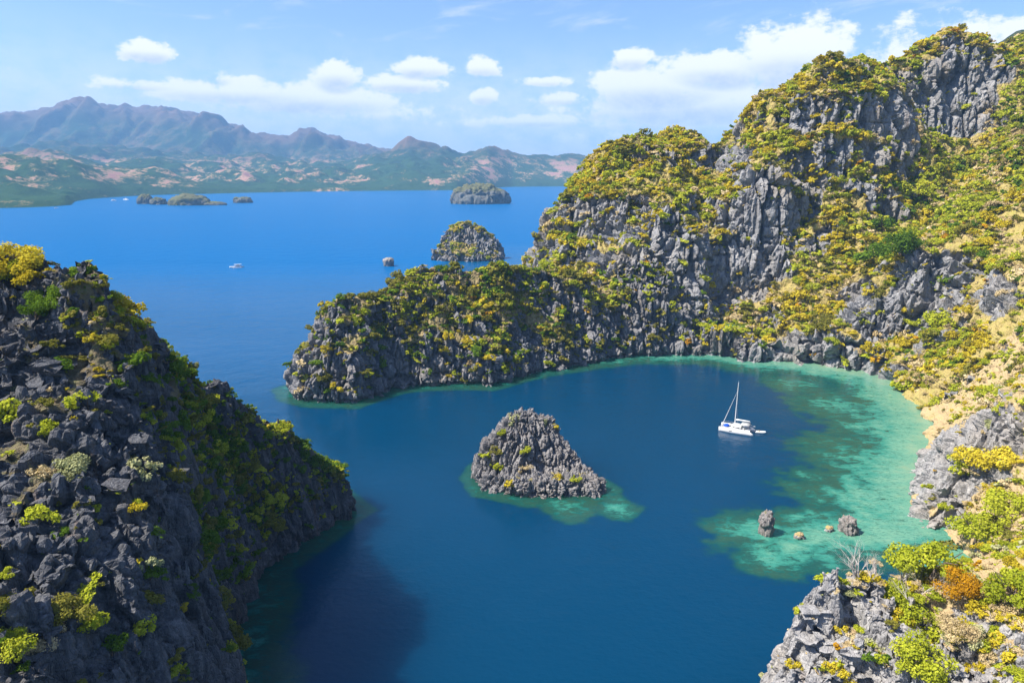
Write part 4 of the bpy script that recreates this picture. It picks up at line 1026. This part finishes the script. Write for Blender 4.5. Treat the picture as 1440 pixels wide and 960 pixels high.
def single_plant(kind, colour, pos, r, rx, ry, rz, label, group, px, sq=1.0, ax=1.0):
    k = int(abs(pos[0] * 7 + pos[1] * 3)) % 4; lod = lod_for(px)
    nm = {'tuft': 'dry_bush'}.get(kind, kind)
    cat = {'tuft': 'dry bush'}.get(kind, kind)
    if kind == 'tree' or px > 12:
        a, b = variant(kind, colour, lod, k)
        o = empty(nm, pos); c = link('crown' if kind == 'tree' else 'foliage', a, None, o); w = link('trunk' if kind == 'tree' else 'stem', b, None, o)
    else:
        o = link(nm, joined_mesh(kind, colour, lod, k), None, None, pos)
    o.rotation_euler = (rx, ry, rz); o.scale = (r * ax, r, r * sq)
    tag(o, label, cat, group, 'thing')
    return o
n_single = {'shrub': 0, 'tree': 0, 'tuft': 0}
GRP = {'shrub': "shrubs growing on the limestone", 'tree': "trees growing on the limestone", 'tuft': "dry bushes growing on the limestone"}
USED = []
for i, (u, v, kind, colour, px, label) in enumerate(PICKED):
    h = hit(u, min(v + px * (.35 if kind != 'tree' else .55), 955 if v < 950 else v))
    if h is None:
        print('no ground for', label); continue
    loc, nor, land, dist = h
    r = px * dist / FPX
    sink = -0.12 * r
    single_plant(kind, colour, (loc.x, loc.y, loc.z + sink), r, -nor.y * .25 if kind != 'tree' else 0, nor.x * .25 if kind != 'tree' else 0, i * 1.7, label, GRP[kind], px * .71, 1.0)
    n_single[kind] += 1; USED.append((loc.x, loc.y, loc.z, r))

# ---- of the scattered plants, those that show largest become things of their own
A = {k: np.array(v) for k, v in PL.items()}
pos = np.stack([A['x'], A['y'], A['z']], 1)
dz = pos[:, 2] - CAM_H; f = pos[:, 1] * math.cos(PITCH) - dz * math.sin(PITCH); upv = pos[:, 1] * math.sin(PITCH) + dz * math.cos(PITCH)
uu = 720 + FPX * pos[:, 0] / f; vv = 480 - FPX * upv / f
px = A['r'] * FPX / np.maximum(f, 1)
inside = (f > 5) & (uu > -5) & (uu < 1445) & (vv > 0) & (vv < 965)
order = np.argsort(-px)
LIMIT = {'shrub': 285, 'tree': 210, 'tuft': 150}
chosen = np.zeros(len(pos), bool); count = dict(n_single)
for i in order:
    if not inside[i]: continue
    kd = A['kind'][i]
    if count[kd] >= LIMIT[kd]: continue
    t = Vector((pos[i, 0], pos[i, 1], pos[i, 2] + A['r'][i] * (.45 if kd != 'tree' else 1.2)))
    d = t - CAMV; h = first_hit(d.normalized())
    if h is not None and h[3] < d.length - A['r'][i] * 0.5: continue
    chosen[i] = True; count[kd] += 1
print('single plants', count, round(time.time() - T0, 1))

def place_words(i):
    x, y, z = pos[i]; ld = A['land'][i]; nx = A['nx'][i]
    if ld == 'headland':
        if nx > .38 and y > 100: return "on the headland's shaded flank", ["by the water", "midway up", "under the ridge"][int(np.clip(z / 16, 0, 2))]
        return "on the headland's dark face", ["at its foot", "low down", "halfway up", "high up", "by the summit"][int(np.clip((vv[i] - 960) / -125, 0, 4))]
    if ld == 'cliff':
        return "on the near right cliff", "along the crest" if vv[i] < 850 else ("on the fluted side" if uu[i] < 1230 else "on the dry side")
    if ld == 'hillside':
        if uu[i] > 1270 and 500 < vv[i] < 745 and y < 200: return "on the near rocky spur", "at its top" if z > 30 else ("on its flank" if z > 12 else "near the beach")
        if y < 165: return "behind the near right cliff", "low down" if z < 15 else ("midway up" if z < 30 else "high up")
        return "on the tan slope above the beach", "low down" if z < 12 else ("midway up" if z < 28 else "high up")
    if ld == 'peninsula':
        return "on the peninsula", ("by the water" if z < 10 else ("midway up" if z < 30 else "on the ridge")) + (" at its tip" if x < -60 else (" near its middle" if x < 0 else " near the mountain"))
    if ld == 'islet_beyond': return "on the islet beyond the peninsula", "low down" if z < 15 else "high up"
    pk = "under the left peak" if uu[i] < 1000 else ("under the middle peak" if uu[i] < 1230 else "under the right peak")
    return pk, "near the top" if z > 120 else ("high up" if z > 90 else ("halfway up" if z > 60 else ("fairly low" if z > 30 else "near the cove")))
ids = np.nonzero(chosen)[0]
NOUN = {'shrub': 'shrub', 'tree': 'tree', 'tuft': 'bush'}
groups = {}
for i in ids:
    near = A['land'][i] not in ('mountain', 'peninsula', 'islet_beyond'); r = A['r'][i] * (2.2 if near else 1.0)
    size = 'large' if r > 3.2 else ('broad' if A['sq'][i] < .95 else 'tall') if r > 2.2 else ('low' if A['sq'][i] < .95 else 'small')
    a, b = place_words(i)
    groups.setdefault((f"{size} {SAY[A['colour'][i]]} {NOUN[A['kind'][i]]} {a}", b), []).append(i)
ORD = ["leftmost", "second from left", "third from left", "fourth from left", "fifth from left", "sixth from left", "seventh from left", "eighth from left", "ninth from left", "tenth from left"]
final = {}
for (a, b), mem in groups.items():
    mem = sorted(mem, key=lambda i: uu[i]); n = len(mem)
    for k, i in enumerate(mem):
        if n == 1: final[i] = f"{a}, {b}"
        elif k < 10 and k <= n - 1 - k or (k < 5 and n < 7 and k < n - 1): final[i] = f"{a}, {b}, {ORD[k]}"
        elif n - 1 - k < 10: final[i] = f"{a}, {b}, " + ORD[n - 1 - k].replace("left", "right")
        else: final[i] = f"{a}, {b}, in the middle"
for i in ids:
    kd = A['kind'][i]
    single_plant(kd, A['colour'][i], tuple(pos[i] - np.array([0, 0, .1 * A['r'][i]])), float(A['r'][i]), float(A['rx'][i]), float(A['ry'][i]), float(A['rz'][i]), final[i], GRP[kd], px[i] * .71, float(A['sq'][i]), float(A['ax'][i]))

# ---- everything smaller: one body of shrubbery, one of woodland
def instanced(name, sel, label):
    keys = []; idx = np.zeros(len(sel), np.int32)
    table = {}
    for q, i in enumerate(sel):
        lod = 1 if px[i] * .71 > 7 else 2
        key = (A['kind'][i], A['colour'][i], lod, int(i) % 5)
        if key not in table: table[key] = len(table); keys.append(key)
        idx[q] = table[key]
    col = bpy.data.collections.new(name + "_kinds")
    for n, key in enumerate(keys):
        col.objects.link(bpy.data.objects.new(f"{name}_kind_{n:03d}", joined_mesh(*key)))
    me = bpy.data.meshes.new(name); me.vertices.add(len(sel)); me.vertices.foreach_set('co', (pos[sel] - np.stack([0 * px[sel], 0 * px[sel], .1 * A['r'][sel]], 1)).astype(np.float32).ravel())
    a = me.attributes.new('pick', 'INT', 'POINT'); a.data.foreach_set('value', idx)
    a = me.attributes.new('turn', 'FLOAT_VECTOR', 'POINT'); a.data.foreach_set('vector', np.stack([A['rx'][sel], A['ry'][sel], A['rz'][sel]], 1).astype(np.float32).ravel())
    a = me.attributes.new('size', 'FLOAT_VECTOR', 'POINT'); a.data.foreach_set('vector', np.stack([A['r'][sel] * A['ax'][sel], A['r'][sel], A['r'][sel] * A['sq'][sel]], 1).astype(np.float32).ravel())
    o = link(name, me)
    ng = bpy.data.node_groups.new(name, 'GeometryNodeTree')
    ng.interface.new_socket('Geometry', in_out='INPUT', socket_type='NodeSocketGeometry'); ng.interface.new_socket('Geometry', in_out='OUTPUT', socket_type='NodeSocketGeometry')
    gi = ng.nodes.new('NodeGroupInput'); go = ng.nodes.new('NodeGroupOutput'); ip = ng.nodes.new('GeometryNodeInstanceOnPoints'); ci = ng.nodes.new('GeometryNodeCollectionInfo')
    ci.inputs['Collection'].default_value = col; ci.inputs['Separate Children'].default_value = True; ci.inputs['Reset Children'].default_value = True
    def na(nm, ty):
        n = ng.nodes.new('GeometryNodeInputNamedAttribute'); n.data_type = ty; n.inputs['Name'].default_value = nm
        return n.outputs['Attribute']
    ng.links.new(gi.outputs[0], ip.inputs['Points']); ng.links.new(ci.outputs[0], ip.inputs['Instance']); ip.inputs['Pick Instance'].default_value = True
    ng.links.new(na('pick', 'INT'), ip.inputs['Instance Index']); ng.links.new(na('turn', 'FLOAT_VECTOR'), ip.inputs['Rotation']); ng.links.new(na('size', 'FLOAT_VECTOR'), ip.inputs['Scale'])
    ng.links.new(ip.outputs[0], go.inputs[0])
    m = o.modifiers.new('scatter', 'NODES'); m.node_group = ng
    tag(o, label, name, None, 'stuff')
rest = np.nonzero(~chosen)[0]
instanced("shrubbery", rest[A['kind'][rest] != 'tree'], "dense low scrub of golden, green and dry bushes covering the limestone slopes")
instanced("woodland", rest[A['kind'][rest] == 'tree'], "small trees scattered through the scrub on the mountain slopes")
print('plants', round(time.time() - T0, 1))

# ---- bare bleached trees on the crest of the near cliff
def dead_tree_mesh(seed, spread=1.0):
    rng = random.Random(seed); Vs, Fs = [], []
    def grow(p, d, ln, r, lvl):
        pts = [p]; rad = [r]; q = Vector(p); dd = Vector(d)
        for s in range(3):
            dd = (dd + Vector((rng.uniform(-.22, .22), rng.uniform(-.22, .22), rng.uniform(-.08, .18)))).normalized()
            q = q + dd * ln / 3; pts.append(q.copy()); rad.append(r * (1 - .22 * (s + 1)))
        tube_path(Vs, Fs, pts, rad, 5 if lvl < 2 else 3)
        if lvl >= 4: return
        for k in range(3 if lvl < 3 else 2):
            i = rng.choice([1, 2, 3]); a = rng.uniform(0, 6.28); tilt = rng.uniform(.5, 1.0)
            nd = (dd + Vector((math.cos(a), math.sin(a), rng.uniform(-.1, .35))) * tilt).normalized()
            grow(pts[i], nd, ln * rng.uniform(.58, .8), rad[i] * .72, lvl + 1)
    for k in range(3): grow(Vector((0, 0, -.3)), Vector((rng.uniform(-.5, .5) * spread, rng.uniform(-.3, .3), 1)).normalized(), 1.5, .085, 0)
    me = np_mesh("dead_tree", np.concatenate(Vs), np.array(Fs)); me.materials.append(DEADWOOD)
    return me
for k, (u, v, s, lab) in enumerate([(1206, 815, 1.0, "bare bleached tree, the outermost on the near cliff's crest"), (1238, 815, 1.15, "bare bleached tree in the middle of the near cliff's leafless thicket"), (1272, 818, 1.0, "bare bleached tree touching the large yellow-green tree's left side"), (1222, 820, .7, "short bare tree between the two outer bleached trees on the crest"),
                                 (1255, 822, .75, "short bleached sapling under the taller bare trees on the near crest"), (1290, 850, .9, "leafless pale tree leaning over the dry side of the near cliff"), (1330, 790, 1.1, "leafless branches rising beside the spreading yellow-green tree")]):
    h = hit(u, v)
    if h is None: continue
    o = link("dead_tree", dead_tree_mesh(40 + k), None, None, h[0]); o.scale = (s * 2.5,) * 3; o.rotation_euler = (0, -.25, k * 1.3)
    tag(o, lab, "dead tree", "bare bleached trees on the near cliff", 'thing')
# ================================================================== boats
GEL = flat_mat("white_gelcoat", (.78, .78, .77), .28, .5)
DARKGLASS = flat_mat("dark_window_glass", (.02, .025, .03), .12, .6)
ALLOY = flat_mat("pale_alloy", (.62, .64, .66), .35, .5, .3)
BLUECANVAS = flat_mat("blue_canvas", (.012, .07, .42), .8, .1)
GREYDECK = flat_mat("grey_deck", (.42, .43, .43), .7, .2)
NETMAT = flat_mat("grey_netting", (.30, .32, .33), .9, .1)
RUBBER = flat_mat("pale_rubber", (.60, .63, .66), .55, .3)
BLACK = flat_mat("black_paint", (.02, .02, .022), .5, .3)
YELLOW = flat_mat("yellow_cloth", (.62, .48, .03), .85, .1)
SKIN = flat_mat("skin", (.36, .19, .12), .6, .2)
HAIR = flat_mat("dark_hair", (.02, .015, .012), .8, .2)
RED = flat_mat("red_cloth", (.40, .04, .03), .85, .1)
TIMBER = flat_mat("brown_timber", (.24, .14, .08), .8, .2)

def loft(name, sections, mat, parent, loc=(0, 0, 0), cap=True, smooth=True, closed=True):
    """skin through equal-count sections (lists of points)"""
    n = len(sections[0]); V = [p for s in sections for p in s]; F = []
    import bmesh
    bm = bmesh.new(); bv = [bm.verts.new(p) for p in V]
    for i in range(len(sections) - 1):
        for k in range(n if closed else n - 1):
            k2 = (k + 1) % n
            bm.faces.new((bv[i * n + k], bv[i * n + k2], bv[(i + 1) * n + k2], bv[(i + 1) * n + k]))
    if cap and closed:
        bm.faces.new(bv[:n][::-1]); bm.faces.new(bv[-n:])
    bmesh.ops.recalc_face_normals(bm, faces=bm.faces)
    me = bpy.data.meshes.new(name); bm.to_mesh(me); bm.free()
    if smooth:
        for p in me.polygons: p.use_smooth = len(p.vertices) == 4
    o = link(name, me, mat, parent, loc)
    return o
def box(name, c, size, mat, parent, bevel=.03, taper=1.0, shear=0.0):
    import bmesh
    bm = bmesh.new(); bmesh.ops.create_cube(bm, size=1.0)
    for v in bm.verts:
        t = taper if v.co.z > 0 else 1.0
        v.co = Vector((v.co.x * size[0] * t + (shear if v.co.z > 0 else 0), v.co.y * size[1] * t, v.co.z * size[2]))
    if bevel: bmesh.ops.bevel(bm, geom=bm.edges[:], offset=bevel, segments=2, affect='EDGES')
    me = bpy.data.meshes.new(name); bm.to_mesh(me); bm.free()
    return link(name, me, mat, parent, c)
def tube(name, pts, r, mat, parent, sides=8):
    Vs, Fs = [], []
    rr = r if isinstance(r, (list, tuple)) else [r] * len(pts)
    tube_path(Vs, Fs, pts, rr, sides)
    me = np_mesh(name, np.concatenate(Vs), np.array(Fs)); me.polygons.foreach_set('use_smooth', np.ones(len(me.polygons), bool))
    return link(name, me, mat, parent)
def hull(name, L, beam, free, y, mat, parent, stern=.55, rocker=.5):
    """bow at +x; a fine hull with a step cut into the stern"""
    secs = []
    for s in np.linspace(0, 1, 15):
        x = (s - .5) * L
        w = beam * .5 * (stern + (1 - stern) * min(1, s / .35)) * (1 - max(0, (s - .45) / .55) ** 1.9) + .03
        top = free * (1 + .18 * max(0, s - .5)) * (.45 if s < .05 else .72 if s < .12 else 1)
        dep = -rocker * math.sin(math.pi * min(1, .12 + s * .88)) - .05
        secs.append([(x, y - w, top), (x, y - w * .98, top * .35), (x, y - w * .55, dep * .7), (x, y, dep), (x, y + w * .55, dep * .7), (x, y + w * .98, top * .35), (x, y + w, top), (x, y, top + .04)])
    return loft(name, secs, mat, parent)

def catamaran(loc, rz):
    t = empty("catamaran", loc, rz)
    tag(t, "white sailing catamaran with a bare mast, anchored in the cove", "catamaran")
    L, B = 12.5, 6.8
    for s in (-1, 1):
        h = hull("hull", L, 1.75, 1.55, s * (B / 2 - .85), GEL, t)
        box("window", (1.2, s * .86, .95), (2.6, .05, .28), DARKGLASS, h, .02).location = (1.0, s * (B / 2 - .85) + s * .80, .98)
        tube("rail", [(L / 2 - .6, s * (B / 2 - .7), 2.35), (2.0, s * (B / 2 - .1), 2.2), (-3.2, s * (B / 2 - .1), 2.15), (-5.0, s * (B / 2 - .2), 2.1)], .025, ALLOY, h, 5)
    box("deck", (-1.2, 0, 1.35), (7.6, B - 1.9, .42), GEL, t, .08)
    n = box("trampoline", (4.0, 0, 1.42), (2.9, B - 2.0, .05), NETMAT, t, 0)
    tube("crossbeam", [(5.5, -(B / 2 - .85), 1.55), (5.5, B / 2 - .85, 1.55)], .12, ALLOY, t)
    c = loft("cabin", [[(x, -w, 1.5), (x, -w * .86, z), (x, 0, z + .16), (x, w * .86, z), (x, w, 1.5)] for x, w, z in [(2.6, 1.7, 1.6), (1.9, 2.05, 2.35), (.4, 2.2, 2.72), (-1.8, 2.15, 2.75)]], GEL, t)
    loft("window", [[(x, -w, z0), (x, -w * .93, z1), (x + .06, 0, z1 + .12), (x, w * .93, z1), (x, w, z0)] for x, w, z0, z1 in [(2.32, 1.95, 1.78, 2.02), (1.98, 2.06, 1.85, 2.32)]], DARKGLASS, c, (.05, 0, .02))
    for s in (-1, 1): box("window", (.1, s * 2.06, 2.18), (2.6, .05, .36), DARKGLASS, c, .02)
    b = loft("bimini", [[(x, -2.1, z), (x, -1.2, z + .14), (x, 0, z + .2), (x, 1.2, z + .14), (x, 2.1, z), (x, 0, z - .03)] for x, z in [(-1.5, 3.35), (-3.0, 3.42), (-4.6, 3.35)]], GREYDECK, t)
    for s in (-1, 1):
        for x in (-1.7, -4.4): tube("post", [(x, s * 2.0, 1.5), (x, s * 2.0, 3.36)], .035, ALLOY, b, 5)
    box("helm_seat", (-2.6, 1.5, 1.95), (.6, .9, .8), GREYDECK, t, .08)
    box("cockpit_bench", (-4.2, -.6, 1.75), (.7, 2.8, .45), GREYDECK, t, .06)
    m = tube("mast", [(.9, 0, 2.7), (.85, 0, 10), (.75, 0, 19.3)], [.17, .15, .10], GEL, t, 10)
    tube("spreader", [(.75, -1.25, 10.6), (.88, 0, 10.75), (.75, 1.25, 10.6)], .045, ALLOY, m, 6)
    tube("antenna", [(.75, 0, 19.2), (.75, 0, 20.0)], .02, ALLOY, m, 4)
    bo = tube("boom", [(.7, 0, 4.3), (-4.6, 0, 4.5)], .11, ALLOY, t)
    tube("sail_cover", [(.5, 0, 4.6), (-1.5, 0, 4.62), (-4.3, 0, 4.68)], [.30, .26, .14], GEL, bo)
    tube("furled_jib", [(5.5, 0, 1.65), (4.0, 0, 6.2), (1.0, 0, 15.4)], [.10, .085, .03], GEL, t, 7)
    tube("forestay", [(1.0, 0, 15.4), (.8, 0, 16.0)], .02, ALLOY, t, 4)
    for s in (-1, 1):
        tube("shroud", [(.3, s * (B / 2 - .2), 1.6), (.75, s * 1.25, 10.6), (.8, 0, 16)], .018, ALLOY, t, 4)
    # bundled blue sail bag on the forward deck
    loft("blue_sail_bag", [[(x, 1.5 * w * math.cos(a), 1.55 + .75 * w * max(0, math.sin(a)) + .02) for a in np.linspace(0, 2 * math.pi, 10, endpoint=False)] for x, w in [(2.8, .3), (3.2, .9), (3.9, 1.05), (4.6, .85), (5.0, .3)]], BLUECANVAS, t)
    for s in (-1, 1): tube("davit", [(-5.0, s * 1.4, 1.6), (-5.7, s * 1.4, 2.5), (-6.4, s * 1.4, 2.45)], .05, ALLOY, t, 6)
    return t

def person_seated(loc, rz, label, shirt):
    """one continuous seated figure grown over a skeleton, with head, arms and legs"""
    J = [(0, 0, .10), (0, 0, .32), (0, 0, .52), (0, 0, .62), (.02, 0, .70), (.02, 0, .80),
         (0, .19, .53), (.10, .26, .30), (.30, .20, .16), (.38, .18, .14), (0, -.19, .53), (.10, -.26, .30), (.30, -.20, .16), (.38, -.18, .14),
         (.05, .10, .08), (.42, .13, .16), (.46, .13, -.24), (.58, .13, -.26), (.05, -.10, .08), (.42, -.13, .16), (.46, -.13, -.24), (.58, -.13, -.26)]
    E = [(0, 1), (1, 2), (2, 3), (3, 4), (4, 5), (2, 6), (6, 7), (7, 8), (8, 9), (2, 10), (10, 11), (11, 12), (12, 13), (0, 14), (14, 15), (15, 16), (16, 17), (0, 18), (18, 19), (19, 20), (20, 21)]
    Rr = [.15, .15, .15, .055, .09, .085, .065, .05, .038, .035, .065, .05, .038, .035, .095, .07, .05, .04, .095, .07, .05, .04]
    me = bpy.data.meshes.new("person"); me.from_pydata(J, E, [])
    o = bpy.data.objects.new("person_body", me); COL.objects.link(o)
    sk = o.modifiers.new('s', 'SKIN')
    for i, r in enumerate(Rr): me.skin_vertices[0].data[i].radius = (r, r)
    me.skin_vertices[0].data[0].use_root = True
    su = o.modifiers.new('u', 'SUBSURF'); su.levels = 2; su.render_levels = 2
    dg = bpy.context.evaluated_depsgraph_get(); body = bpy.data.meshes.new_from_object(o.evaluated_get(dg)); bpy.data.objects.remove(o)
    body.name = "person"; body.materials.clear(); body.materials.append(SKIN); body.materials.append(shirt); body.materials.append(BLACK)
    for p in body.polygons:
        c = p.center
        p.use_smooth = True
        p.material_index = 2 if (c.z < .2 and c.x < .36 and abs(c.y) < .2) else 1 if (.12 < c.z < .60 and abs(c.y) < .27 and c.x < .2) else 0
    w = link("person", body, None, None, loc); w.rotation_euler = (0, 0, rz)
    tag(w, label, "person")
    import bmesh
    bm = bmesh.new(); bmesh.ops.create_uvsphere(bm, u_segments=14, v_segments=8, radius=.105)
    bmesh.ops.delete(bm, geom=[v for v in bm.verts if v.co.z < -.01 and v.co.x > -.03], context='VERTS')
    hm = bpy.data.meshes.new("hair"); bm.to_mesh(hm); bm.free()
    link("hair", hm, HAIR, w, (.005, 0, .80))
    return w

cx, cy = G(1036, 606)
CAT_RZ = R(152)
catamaran((cx, cy, 0), CAT_RZ)
def dinghy(loc, rz):
    t = empty("dinghy", loc, rz); tag(t, "small pale inflatable dinghy floating behind the catamaran's stern", "dinghy")
    for s in (-1, 1): tube("side_tube", [(-1.9, s * .62, .25), (-1.7, s * .66, .25), (.9, s * .66, .27), (1.6, s * .42, .36), (1.95, s * .04, .44)], [.14, .22, .22, .21, .18], RUBBER, t, 10)
    box("floor_board", (-.1, 0, .12), (2.9, 1.0, .06), GREYDECK, t, .01)
    box("transom", (-1.62, 0, .32), (.08, 1.0, .42), GREYDECK, t, .01)
    box("thwart", (-.5, 0, .36), (.28, 1.1, .06), GREYDECK, t, .01)
    e = box("outboard", (-1.8, 0, .62), (.30, .26, .42), BLACK, t, .05)
    tube("shaft", [(0, 0, -.15), (-.04, 0, -.75)], .05, BLACK, e, 6)
    return t
dx, dy = G(1069, 608)
dinghy((dx, dy, 0), R(-12))
person_seated((dx - .5 * math.cos(R(-12)), dy - .5 * math.sin(R(-12)), .30), R(-12), "person in a yellow top seated in the small dinghy", YELLOW)

def outrigger_boat(loc, rz, s, label, group=None):
    t = empty("outrigger_boat", loc, rz); tag(t, label, "boat", group)
    hull("hull", 15, 2.2, 1.3, 0, GEL, t, .5, .4)
    for k in (-1, 1):
        tube("outrigger_float", [(-5.2, k * 4.4, .12), (4.4, k * 4.4, .12), (5.6, k * 4.3, .55)], .16, GEL, t, 6)
    for x in (-3.6, 0, 3.6): tube("outrigger_arm", [(x, -4.4, .25), (x, -1.2, 1.5), (x, 1.2, 1.5), (x, 4.4, .25)], .09, GEL, t, 6)
    c = box("cabin", (-1.2, 0, 2.1), (4.6, 1.9, 1.7), GEL, t, .08, .94)
    box("window", (0, 0, .15), (3.6, 1.92, .5), DARKGLASS, c, .02)
    box("roof", (-1.2, 0, 3.3), (7.8, 2.8, .14), GEL, t, .05)
    for x in (-4.6, 2.2):
        for k in (-1, 1): tube("post", [(x, k * 1.05, 1.2), (x, k * 1.2, 3.25)], .05, TIMBER, t, 5)
    t.scale = (s,) * 3
    return t
bx, by = G(333, 376)
outrigger_boat((bx, by, 0), R(205), 0.95, "white outrigger boat alone on the open sea")
def launch(loc, rz, s, label):
    t = empty("motor_boat", loc, rz); tag(t, label, "boat", "white boats near the far shore")
    hull("hull", 14, 3.6, 1.8, 0, GEL, t, .8, .5)
    c = box("cabin", (-.8, 0, 2.9), (6.0, 2.8, 2.2), GEL, t, .12, .85)
    box("window", (0, 0, .25), (5.2, 2.72, .6), DARKGLASS, c, .02)
    tube("mast", [(-1, 0, 3.9), (-1, 0, 6.5)], .08, ALLOY, t, 5)
    t.scale = (s,) * 3
for (u, v, rz, s, lab) in [(160, 282.3, 10, 1.3, "small white boat moored off the far wooded shore, the one farther out"), (177, 281.3, 170, 1.6, "white boat moored off the far wooded shore, the one nearer the islets"), (79, 293, 30, .8, "tiny white boat close to the wooded point at the frame edge")]:
    x, y = G(u, v); launch((x, y, 0), R(rz), s, lab)
print('boats', round(time.time() - T0, 1))
